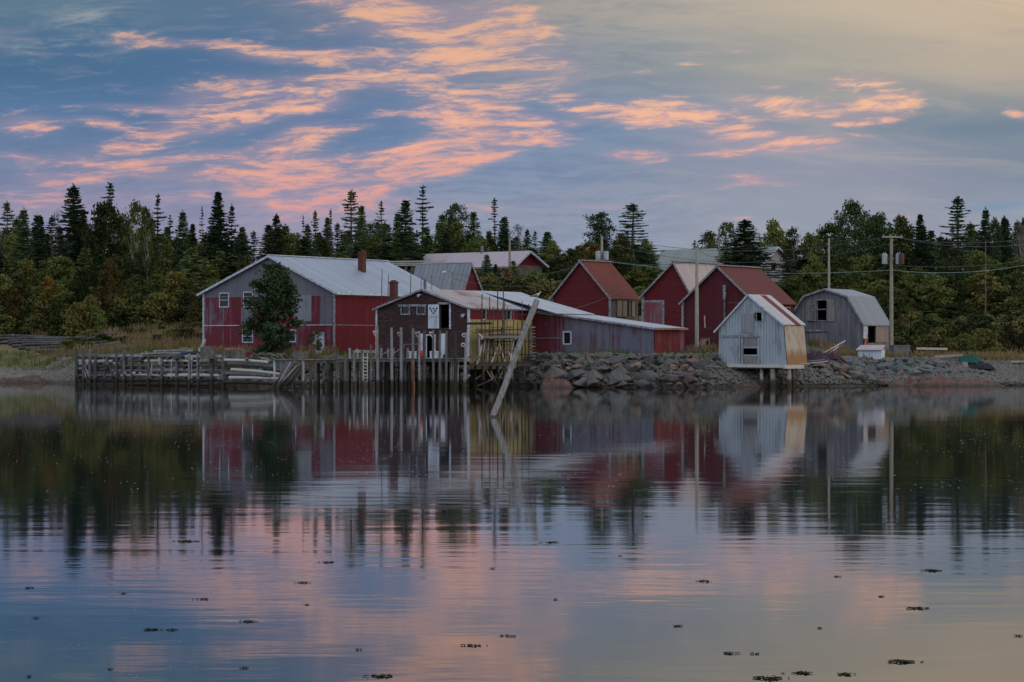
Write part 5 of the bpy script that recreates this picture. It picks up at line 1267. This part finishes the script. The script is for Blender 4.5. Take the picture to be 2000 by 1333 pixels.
for k in range(34): put_rock(random.choice(RB), random.uniform(1395,1560), random.uniform(233,237), random.uniform(.5,1.2), 'dark rock in the shade under the leaning grey shed', 'rocks under the leaning shed', zz=random.uniform(.2,1.9))
for k in range(250):
    px = random.uniform(1560,1925); Yb = interp(SHORE, gx(px,240)); t = random.random()**.8; Y = Yb+.2+t*7.; s = random.choice((.5,.7,.9,1.2,1.5))*random.uniform(.8,1.15)*(1.2 if px < 1680 and t < .4 else 1.)*(.7 if px > 1850 else 1)
    part = 'left part' if px < 1680 else ('middle' if px < 1800 else 'right part'); hh = 'near the water' if t < .35 else ('halfway up' if t < .7 else 'along the top')
    put_rock(random.choice(RR), px, Y, s, f'blue-grey rock {hh} of the rubble bank under {col(px)}', f'rubble bank rocks {hh} under {col(px)}', 'rock', lift=s*.12)
for k in range(16): put_rock(random.choice(RB), random.uniform(1562,1690), 240+random.uniform(-.6,1.2), random.uniform(1.0,1.9), 'large rounded boulder at the water under the rubble bank at right', 'large boulders under the rubble bank', lift=.3)
# small loose stones (nobody would count them)
def loose(name, spots, mat, sz):
    mb = MB(); rng = np.random.default_rng(7); V = []
    for (xa_, xb_, Ya, Yb, n) in spots:
        for _ in range(n):
            px = rng.uniform(xa_,xb_); d_ = rng.uniform(Ya,Yb); X = gx(px, 240); Y = interp(SHORE, X)+d_; z = ground(X,Y)
            if z > 2.9: continue
            s = rng.uniform(*sz); pts = [Vector(p)*s for p in rv(rng, 6)*[1,1,.7]]; c = Vector((X,Y,z+s*.2))
            ax = [Vector(a)*s*rng.uniform(.6,1.3) for a in ((1,0,0),(0,1,0),(-1,.2,0),(-.1,-1,0),(0,.1,.8),(0,0,-.6))]
            mb.add([c+a for a in ax], [(0,1,4),(1,2,4),(2,3,4),(3,0,4),(1,0,5),(2,1,5),(3,2,5),(0,3,5)])
    return tag(mb.build(name, mat, None), kind='stuff')
loose('rubble', ((1550,2040,.0,8.5,5200),(1040,1400,-.3,5,2200),(1395,1560,-.2,6,900),(440,1040,0,4,1200)), m_rubble, (.08,.28))
loose('gravel', ((-20,150,0,12,2600),(1900,2040,0,9,1200)), m_rock('beach_pebbles', [lin(110,104,98),lin(130,124,116),lin(92,88,86)], .1), (.05,.16))
# bedrock ledges
m_ledge = m_rock('ledge_stone', [lin(96,72,66)], .12); m_ledge2 = m_rock('weedy_ledge_stone', [lin(84,70,56)], .1)
def ledge(name, px0, px1, Y0, Y1, h, mat, label, seed):
    mb = MB(); n, m = 46, 16; X0, X1 = gx(px0,(Y0+Y1)/2), gx(px1,(Y0+Y1)/2); vs = []
    for j in range(m):
        for i in range(n):
            u, v = i/(n-1), j/(m-1); X = X0+(X1-X0)*u; Y = Y0+(Y1-Y0)*v
            e = min(1, 6*u*(1-u)+.0)*min(1, v*3+.0)*min(1,(1-v)*4)
            vs.append((X, Y, -.3+(h+.3)*max(0,e)**.6*(.55+.30*fbm(X,Y*1.5,.35,4,seed)+.22*fbm(X,Y,1.4,3,seed+3)-.40*abs(fbm(X*.5,Y,1.9,3,seed)))))
    mb.add(vs, [(j*n+i,j*n+i+1,(j+1)*n+i+1,(j+1)*n+i) for j in range(m-1) for i in range(n-1)], 0, False)
    return tag(mb.build(name, mat, None), label, 'rock')
ledge('rock_ledge', 1725, 1965, 236.5, 243.5, 1.35, m_ledge, 'long reddish bedrock ledge at the water below the rubble bank', 3.)
ledge('rock_ledge', 1052, 1122, 226.3, 231.5, 1.3, m_ledge, 'cracked pinkish rock outcrop at the water below the lean-to window', 9.)
ledge('rock_ledge', -40, 104, 258.5, 264.5, 1.1, m_ledge2, 'low brown weed-covered ledge on the beach at the left edge', 14.)
ledge('rock_ledge', 1340, 1500, 229.5, 234., .55, m_ledge, 'low reddish ledge at the water in front of the leaning shed', 21.)
# ================================================================== poles and wires
def upole(px, Y, top, r_, label, lean_=0., base=None, z0=None, mat=None):
    z = ground(gx(px,Y),Y) if z0 is None else z0; root = empty('utility_pole', (gx(px,Y),Y,z), 0, label, 'utility pole')
    H = gz(top,Y)-z; mb = MB(); mb.tube([(0,0,-.5),(lean_*.5,0,H*.5),(lean_,0,H)], [r_*1.15,r_,r_*.75], 10, wob=.03); mb.build('pole', mat or m_pole, root); return root, H, z
m_pole = m_wood('pole_wood', lin(122,120,112), lin(152,150,140), wet=False)
m_ceram = m_plain('insulator', lin(150,150,156)); m_tr = m_plain('transformer_paint', lin(160,168,178), lin(138,146,156), 3, .5); m_trr = m_plain('rusty_transformer_paint', lin(92,56,60), lin(74,48,52), 3, .6)
root, H, zb = upole(1741, 255, 461, .17, 'tall wooden utility pole with crossarm and two transformers beside the gambrel barn')
mb = MB(); mb.beam((-.85,-.2,H-.1), (1.0,-.2,H-.12), .11, .13); mb.build('crossarm', m_pole, root)
for x in (-.75,-.15,.35,.85): mb = MB(); mb.tube([(x,-.2,H-.05),(x,-.2,H+.12)], [.05,.03], 7); mb.build('insulator', m_ceram, root)
for x, mt in ((-.62,m_tr),(.62,m_tr),(.82,m_trr)):
    z = gz(516,255)-zb; yy = -.15 if mt is m_tr else -.55; mb = MB(); mb.tube([(x,yy,z),(x,yy,z+.82)], .25, 12, sm=True); t_ = mb.build('transformer', mt, root)
    mb = MB(); mb.tube([(x,yy,z+.82),(x,yy,z+.9)], [.26,.2], 12); mb.tube([(x-.08,yy,z+.9),(x-.08,yy,z+1.05)], .035, 6); mb.tube([(x+.08,yy,z+.9),(x+.08,yy,z+1.05)], .035, 6); mb.build('transformer_lid', mt, t_)
mb = MB(); mb.beam((-.6,0,gz(505,255)-zb), (.8,0,gz(505,255)-zb), .08, .1); mb.beam((-.3,0,gz(478,255)-zb), (.35,0,gz(480,255)-zb), .06, .06); mb.build('bracket', m_steel, root)
upole(1361, 240.5, 485, .155, 'tall bare utility pole standing before the red sheds by the blue tub', lean_=.0)
root, H, zb = upole(1175.5, 292, 461, .15, 'utility pole carrying two pale transformers above the small red shed', z0=ground(gx(1175.5,292),292))
for px in (1168, 1183.5):
    x = (px-1175.5)/F*292; z = gz(509,292)-zb; mb = MB(); mb.tube([(x,-.3,z),(x,-.3,z+.85)], .27, 12); t_ = mb.build('transformer', m_tr, root); mb = MB(); mb.tube([(x,-.3,z+.85),(x,-.3,z+.93)], [.29,.2], 12); mb.build('transformer_lid', m_tr, t_)
mb = MB(); mb.beam((-.6,-.15,gz(500,292)-zb),(.6,-.15,gz(500,292)-zb), .08,.1); mb.build('bracket', m_steel, root)
upole(995.5, 300, 455, .13, 'grey utility pole in front of the bungalow roof')
upole(1404.5, 300, 452, .12, 'thin utility pole before the farmhouse roof')
upole(1619, 292, 466, .12, 'thin slightly slanting utility pole above the gambrel barn', lean_=-.0)
upole(1925, 290, 470, .06, 'faint grey pole among the trees at right', mat=m_dark_wood)
root, H, zb = upole(884, 262, 531, .13, 'short yard pole with a lamp bracket behind the brown store roof')
mb = MB(); mb.tube([(0,0,H-.1),(-.3,-.1,H+.05),(-.6,-.15,H-.0)], .03, 6); mb.build('lamp_arm', m_steel, root); mb = MB(); mb.tube([(-.55,-.15,H+.02),(-.75,-.15,H-.04),(-.9,-.15,H-.1)], [.05,.11,.12], 8); mb.build('lamp_head', m_trim, root)
m_wire = m_plain('wire', lin(74,80,86), lin(60,64,70), 3, .5); m_wire2 = m_plain('pale_wire', lin(120,146,148), lin(100,124,126), 3, .5)
def wire(a, c, sag, label, mat=None, r_=.022):
    pts = []; a, c = fp(*a), fp(*c)
    for i in range(25): t = i/24; pts.append((c-a)*t+Vector((0,0,-4*sag*t*(1-t))))
    mb = MB(); mb.tube(pts, r_, 5); o = mb.build('power_line', mat or m_wire, None); o.location = a; tag(o, label, 'wire')
wire((1741,463,255),(2040,461,262),.6,'upper wire running right from the crossarm of the big utility pole')
wire((1760,466,255),(2040,473,262),.6,'second wire running right from the crossarm, just under the upper one')
wire((1362,487,240.5),(1405,500,300),.3,'short wire from the bare pole back to the farmhouse pole')
wire((1183,462,292),(1730,463,255),1.4,'long wire crossing from the transformer pole to the big utility pole')
wire((1184,475,292),(1730,478,255),1.8,'lower long wire crossing the sky gap toward the big utility pole')
wire((1178,510,292),(1741,528,255),.7,'pale cable running behind the shed ridges to the big utility pole',m_wire2,.024)
wire((1741,528,255),(2040,510,262),.6,'pale cable running right from the big utility pole through the brush',m_wire2,.024)
wire((1741,518,255),(2040,502,262),.5,'thin dark wire just above the pale cable at right')
wire((1178,505,292),(1362,510,240.5),.5,'dark wire over the roofs of the red sheds')
wire((884,535,262),(1176,505,292),1.0,'upper wire sagging from the yard lamp pole to the transformer pole')
wire((884,545,262),(1176,520,292),1.3,'lower wire sagging from the yard lamp pole to the transformer pole')
wire((1068,613,238),(1225,561,262),.4,'service wire slanting from the lean-to roof across the small red shed')
# ================================================================== things lying about
m_pipe = m_plain('black_pipe', lin(44,44,49), lin(74,70,74), 2, .5)
for k in range(19):
    lay = k >= 13; t = (k-13+.5)/6 if lay else k/12; Ys = 286.5-t*9.6+(.35 if lay else 0)
    px0, px1 = (-70, random.uniform(150,162)) if t < .25 else (-30+t*110+random.uniform(-14,14), random.uniform(205,243)); rad = random.uniform(.13,.17)
    X0, X1 = gx(px0,Ys), gx(px1,Ys); bow = random.uniform(.9,1.7); tw = random.uniform(-.5,.5); pts = []
    for i in range(13):
        s_ = i/12; X = X0+(X1-X0)*s_; Y = Ys+bow*4*s_*(1-s_)-1.+tw*s_; pts.append(Vector((X, Y, ground(X,Y)+rad+(.27 if lay else 0.))))
    a = pts[0].copy(); d_ = pts[-1]-a; mb = MB(); mb.tube([p-a for p in pts], rad, 8); o = mb.build('pipe', m_pipe, None); o.location = a
    tag(o, 'long dark curved pipe in the heap of pipes on the left lawn', 'pipe', 'pipes heaped on the left lawn')
    if k in (0, 1, 13):
        for i in (2,5,8,11): mb = MB(); q = pts[i]-a; e = (pts[i+1]-pts[i-1]).normalized()*.1; mb.tube([q-e, q+e], rad*1.2, 8); mb.build('pipe_band', m_steel, o)
def crate(px, py, Y, sx, sy, sz, mat, name, label, rz=.3, cat='box', z=None):
    q = fp(px, py, Y); zz = ground(q.x, q.y) if z is None else z
    mb = MB(); t = .05
    for lo, hi in (((-sx,-sy,0),(sx,-sy+t,sz)),((-sx,sy-t,0),(sx,sy,sz)),((-sx,-sy+t,0),(-sx+t,sy-t,sz)),((sx-t,-sy+t,0),(sx,sy-t,sz)),((-sx+t,-sy+t,0.02),(sx-t,sy-t,sz*.85))): mb.box(lo, hi)
    mb.box((-sx-.03,-sy-.03,sz-.1),(sx+.03,-sy-.002,sz+.0)); o = mb.build(name, mat, None); o.location = (q.x, q.y, zz); o.rotation_euler = (0,0,rz); return tag(o, label, cat)
m_conc = m_plain('old_concrete', lin(110,110,108), lin(84,84,84), 3, .9); m_tan = m_plain('raw_plywood', lin(160,120,92), lin(140,100,80), 3, .8)
crate(405,700,233.,.55,.5,1.0,m_conc,'concrete_tub','dark square tub at the end of the crib wharf',.2,'tub',z=2.3)
crate(446,700,233.5,.6,.5,.6,m_conc,'concrete_block','grey concrete block with rubbish on it by the barn corner',.2,'block',z=2.35)
crate(464,700,233.,.5,.5,.75,m_conc,'concrete_block','second paler concrete block beside the red crate',.5,'block',z=2.35)
crate(482,694,238.,.42,.4,.5,m_plain('red_crate_paint', lin(128,46,48)),'crate','small red crate with a tan lid in front of the barn',.2,'crate')
crate(453,688,235,.6,.35,.2,m_tan,'plywood_sheet','bent tan plywood lying on the concrete blocks',.4,'board',z=3.0)
crate(1757,688,252,.75,.6,1.25,m_plain('grey_bin_paint', lin(98,106,116), lin(84,90,98),2),'storage_bin','grey square bin standing behind the utility pole base',.2,'bin')
# small white kennel-like hut
q = fp(1702,688,248); z = ground(q.x,q.y); root = empty('kennel', (q.x,q.y,z), -.4, 'low white hut with a pinkish sloped lid before the gambrel barn', 'hut')
mb = MB(); mb.box((-1.05,-.6,0),(1.05,.6,.85)); mb.build('wall', m_door_white, root); 
mb = MB(); mb.add([(-1.2,-.75,.84),(1.2,-.75,.84),(1.1,.5,1.25),(-1.1,.5,1.25),(-1.2,-.75,.78),(1.2,-.75,.78),(1.1,.5,1.19),(-1.1,.5,1.19)], [(0,1,2,3),(7,6,5,4),(0,4,5,1),(1,5,6,2),(2,6,7,3),(3,7,4,0)]); mb.build('roof', m_roof_pink, root)
mb = MB(); mb.tube([(1.6,-.3,0),(2.6,-.3,1.2)], .05, 6)
def heap(name, px, py, Y, sx, sy, sz, mat, label, cat, seed=1., z=None):
    q = fp(px,py,Y); zz = ground(q.x,q.y) if z is None else z; mb = MB(); n = 22; vs = []
    for j in range(n):
        for i in range(n):
            u, v = i/(n-1)*2-1, j/(n-1)*2-1; r_ = math.sqrt(u*u+v*v); h = max(0, 1-r_*r_)**.7*(.6+.7*abs(mnoise.noise(Vector((u*2.2,v*2.2,seed))))+.4*mnoise.noise(Vector((u*6,v*6,seed))))
            vs.append((u*sx, v*sy, h*sz-.05))
    mb.add(vs, [(j*n+i,j*n+i+1,(j+1)*n+i+1,(j+1)*n+i) for j in range(n-1) for i in range(n-1)], 0, True); o = mb.build(name, mat, None); o.location = (q.x,q.y,zz); return tag(o, label, cat)
m_net = m_plain('green_net', lin(30,92,80), lin(20,60,56), 8, .8, bump=.05); m_pnet = m_plain('purple_net', lin(70,52,68), lin(46,38,50), 6, .9, bump=.05); m_bnet = m_plain('dark_net', lin(40,44,52), lin(26,28,34), 6, .9, bump=.05)
heap('net_heap', 537,698,236,1.0,.7,.6,m_net,'bright green net heap in front of the large barn','net',1.)
heap('net_heap', 1893,697,247.,1.2,.8,.85,m_net,'green net heap on top of the rubble bank at right','net',4.,z=ground(gx(1893,247),247)+.3)
heap('net_heap', 1915,705,246.,1.3,.8,.6,m_bnet,'dark net heap right of the green one on the bank','net',6.,z=ground(gx(1915,246),246)+.15)
heap('net_heap', 1592,694,240,1.2,.9,.9,m_pnet,'dark purple net heap behind the leaning shed','net',8.,z=2.2)
heap('net_heap', 1618,692,243,1.4,.8,.6,m_pnet,'flatter purple net heap right of the leaning shed','net',9.,z=2.3)
heap('junk_heap', 378,694,238,1.6,.9,.7,m_bnet,'dark heap of junk and nets at the left corner of the barn','heap',12.,z=2.35)
heap('net_heap', 880,698,228,1.0,.5,.45,m_bnet,'dark net heap on the deck by the brown store corner','net',15.,z=2.36)
m_blue = m_plain('blue_plastic', lin(36,92,160), lin(28,74,132), 2, .4)
crate(1350,687,240,.95,.5,.5,m_blue,'blue_tub','bright blue plastic tub at the foot of the bare utility pole',-.25,'tub',z=2.75)
crate(363,690,240,.4,.3,.4,m_blue,'blue_tub','small blue tub in the junk left of the large barn',.1,'tub',z=2.5)
mb = MB(); mb.tube([(0,0,0),(1.35,0,.0)], .28, 12); q = fp(1868,682,262); o = mb.build('gas_tank', m_trim, None); o.location = (q.x,q.y,ground(q.x,q.y)+.25); o.rotation_euler = (0,.08,-.1); tag(o, 'white cylinder tank lying in the grass at right', 'tank')
q = fp(823,696,226); mb = MB(); mb.tube([(0,0,0),(0,0,.1),(0,0,.55),(0,0,.62)], [.12,.17,.17,.08], 10); o = mb.build('gas_can', m_plain('red_can', lin(190,44,52)), None); o.location = (q.x,q.y,2.38); tag(o, 'red can on the wharf deck by the white door', 'can')
for (px, wd, rz, lab) in ((806,.3,0,'white plastic bin on the wharf deck left of the red can'),(852,.5,.1,'pale fish box stacked before the right white door')): crate(px,697,226,wd,.3,.55,m_trim,'fish_box',lab,rz,'box',z=2.38)
for (px, py, lab) in ((906,655,'upper white float hanging on the brown store corner'),(904.5,674,'lower ring float hanging on the brown store corner')):
    q = fp(px,py,229.6); mb = MB(); mb.tube([(0,-.06,0),(0,.06,0)], [.17,.17], 14); 
    mb2 = MB(); mb2.tube([(.13*math.cos(a_),0,.13*math.sin(a_)) for a_ in [i*.5236 for i in range(13)]], .045, 7); o = mb2.build('float', m_trim, None); o.location = q; tag(o, lab, 'float')
def plank(a, c, w_, h_, mat, label, name='plank', group=None, cat='plank'):
    a, c = fp(*a), fp(*c); mb = MB(); mb.beam((0,0,0), c-a, w_, h_); o = mb.build(name, mat, None); o.location = a; tag(o, label, cat, group)
plank((1608,690,249),(1651,666,250),.12,.08,m_pale_wood,'pale plank slanting up through the grass before the gambrel barn')
plank((1621,690,248.5),(1638,677,249),.1,.08,m_trim,'shorter white plank below the slanting pale one')
plank((1685,692,248),(1695,650,250),.07,.07,m_tan,'thin tan pole leaning by the gambrel barn side door')
plank((1790,681,262),(1850,682,262),.25,.2,m_pale_wood,'pale driftwood beam lying in the grass at right')
plank((1825,697,247),(1880,694,247),.25,.2,m_pale_wood,'long pale beam on top of the rubble bank')
plank((1975,707,250),(2030,706,250),.25,.15,m_pale_wood,'pale beam on the gravel at the right edge')
plank((1560,712,233),(1616,706,236),.14,.08,m_pale_wood,'pale board lying from the leaning shed onto the rubble')
plank((1556,708,234),(1610,703,237),.10,.08,m_grey_wood,'grey board above the pale one right of the leaning shed')
plank((1345,716,231.5),(1404,716,231),.2,.12,m_grey_wood,'grey board running left from the leaning shed sill')
for k in range(16):
    px = random.uniform(1335,1408); Y = random.uniform(233.5,238); a = random.uniform(-10,10); plank((px,706+random.uniform(-4,5),Y),(px+random.uniform(8,24)*random.choice([-1,1]),704+random.uniform(-6,5),Y+.5),random.uniform(.08,.16),.05,random.choice([m_pale_wood,m_grey_wood]),'scrap of grey board in the heap left of the leaning shed',group='scrap boards left of the leaning shed')
for (a, c) in ((275,330),(290,352),(318,368)):
    plank((a,691,243),(c,689,242),.18,.1,m_pale_wood,'long pale beam lying on the bank behind the crib wharf',group='beams behind the crib wharf')
for (a, c, y) in ((300,362,684.5),(310,376,686)): plank((a,y+1,244),(c,y-1,243),.14,.12,m_silver,'silvery plank of the low trestle behind the crib wharf',group='trestle planks behind the crib wharf')
for px in (288,302,322,344,362): plank((px,697,243.5),(px+random.uniform(-4,4),686,243.5),.1,.1,m_silver,'short leg of the low trestle behind the crib wharf',group='trestle legs behind the crib wharf',name='trestle_leg')
for k in range(7): plank((384+k*3.2,692,240+k*.3),(400+random.uniform(-8,2),662+k*3,240.5),.09,.06,m_pale_wood,'pale stick leaning on the barn\'s left front corner',group='sticks leaning on the barn corner',name='stick',cat='stick')
plank((637,702,229),(657,690,229.5),.3,.1,m_grey_wood,'wide grey board propped at the wharf below the white barn door')
crate(587,701,226.5,.5,.4,.55,m_conc,'concrete_block','tilted tan stone block on the wharf edge before the barn',.7,'block',z=2.35)
for (px,py,lab) in ((1405,655,0),(1412,648,0)): pass
# hanging gear by the dark red shed
for k, (a, c) in enumerate((((1367,660,243),(1397,661,243)),((1367,642,243),(1392,641,243)),((1377,641,243),(1376,617,243)))): plank(a, c, .09, .09, m_dark_wood if k != 2 else m_pale_wood, ['lower rail of the gear rack before the dark red shed','upper rail of the gear rack before the dark red shed','short upright stick on the gear rack rail'][k], cat='rail', name='rail')
for k in range(5):
    a = fp(1372+k*3,662,242.8); mb = MB(); mb.tube([(0,0,0),(random.uniform(-.3,.4),0,-.5),(random.uniform(-.4,.1),0,-1.1)], .03, 5); o = mb.build('rope', m_pale_wood, None); o.location = a; tag(o, 'pale rope hanging from the gear rack beside the bare pole', 'rope', 'ropes on the gear rack')
# ================================================================== on the water
m_weed = m_plain('rockweed', (.010,.008,.004,1), (.020,.015,.006,1), 6, .9)
def weed(px, py, w_px, label):
    Y = 16560/(py-HY); X = gx(px,Y); w_ = w_px/F*Y; rng = random.Random(int(px*7+py)); mb = MB(); n = max(14, int(w_px*1.1))
    for k in range(n):
        t = rng.gauss(0,.3); c = Vector((t*w_, rng.gauss(0,.35)*w_*(1-abs(t)), .002)); L = w_*rng.uniform(.06,.16); a = rng.uniform(0,6.28)
        p = [c+Vector((math.cos(a)*s*L, math.sin(a)*s*L*1.6+rng.uniform(-.01,.01), rng.uniform(.0,.012))) for s in (-1,-.3,.4,1)]
        mb.tube(p, [.002,.007*w_**.3,.006*w_**.3,.002], 4)
    o = mb.build('seaweed', m_weed, None); o.location = (X,Y,0); tag(o, label, 'seaweed', 'seaweed clumps afloat')
WEED = [(56,1149,22),(70,1208,16),(240,1160,18),(297,1231,34),(335,1231,28),(482,1215,34),(590,1139,32),(398,1171,26),(407,1041,18),(365,1058,44),(600,1182,16),(476,1306,18),(640,1099,30),(216,1308,14),(922,1262,38),(988,1243,22),(960,1111,12),(1074,1060,36),(1083,1172,16),(1378,1136,30),(1818,1115,44),(1792,1189,46),(1210,1087,10),(1602,1228,14),(1760,1294,60),(2004-14,1243,22),(1565,1316,44),(1650,1318,36),(1500,1326,60),(745,1322,52),(1000,1244,16),(1425,1277,30),(1475,1278,22),(1325,1224,24),(700,1270,16),(55,1323,12),(130,1098,10),(1720,1166,18),(1635,1127,18),(1265,1010,14),(870,1000,20),(560,985,16)]
for i, (px, py, w_) in enumerate(WEED):
    big = 'large' if w_ > 33 else ('small' if w_ < 19 else 'mid-sized'); side = 'left' if px < 660 else ('middle' if px < 1330 else 'right'); dp = 'nearest the camera' if py > 1220 else ('midway out' if py > 1100 else 'farther out')
    weed(px, py, w_*.78, f'{big} seaweed clump {dp}, in line with {col(px)}')
mb = MB(); rng = random.Random(3)                     # foam flecks and bits, uncountable
for _ in range(3600):
    py = 792+abs(rng.gauss(0,1))*88 if rng.random() < .75 else rng.uniform(775,1330); Y = 16560/(py-HY); px = rng.uniform(-20,2020)
    if mnoise.noise(Vector((px*.004, py*.03, 2.)))+rng.uniform(-.35,.35) < 0: continue
    if py > 1330: continue
    X = gx(px,Y); s = rng.uniform(.005,.012)*(1 if Y > 60 else .4); z = .002
    mb.add([(X-s*1.8,Y,z),(X,Y-s*2,z),(X+s*1.8,Y,z),(X,Y+s*2,z),(X,Y,z+s*.8)], [(0,1,4),(1,2,4),(2,3,4),(3,0,4)])
tag(mb.build('foam', m_plain('foam_white', lin(150,158,168), lin(130,138,148), 3, .6), None), kind='stuff')
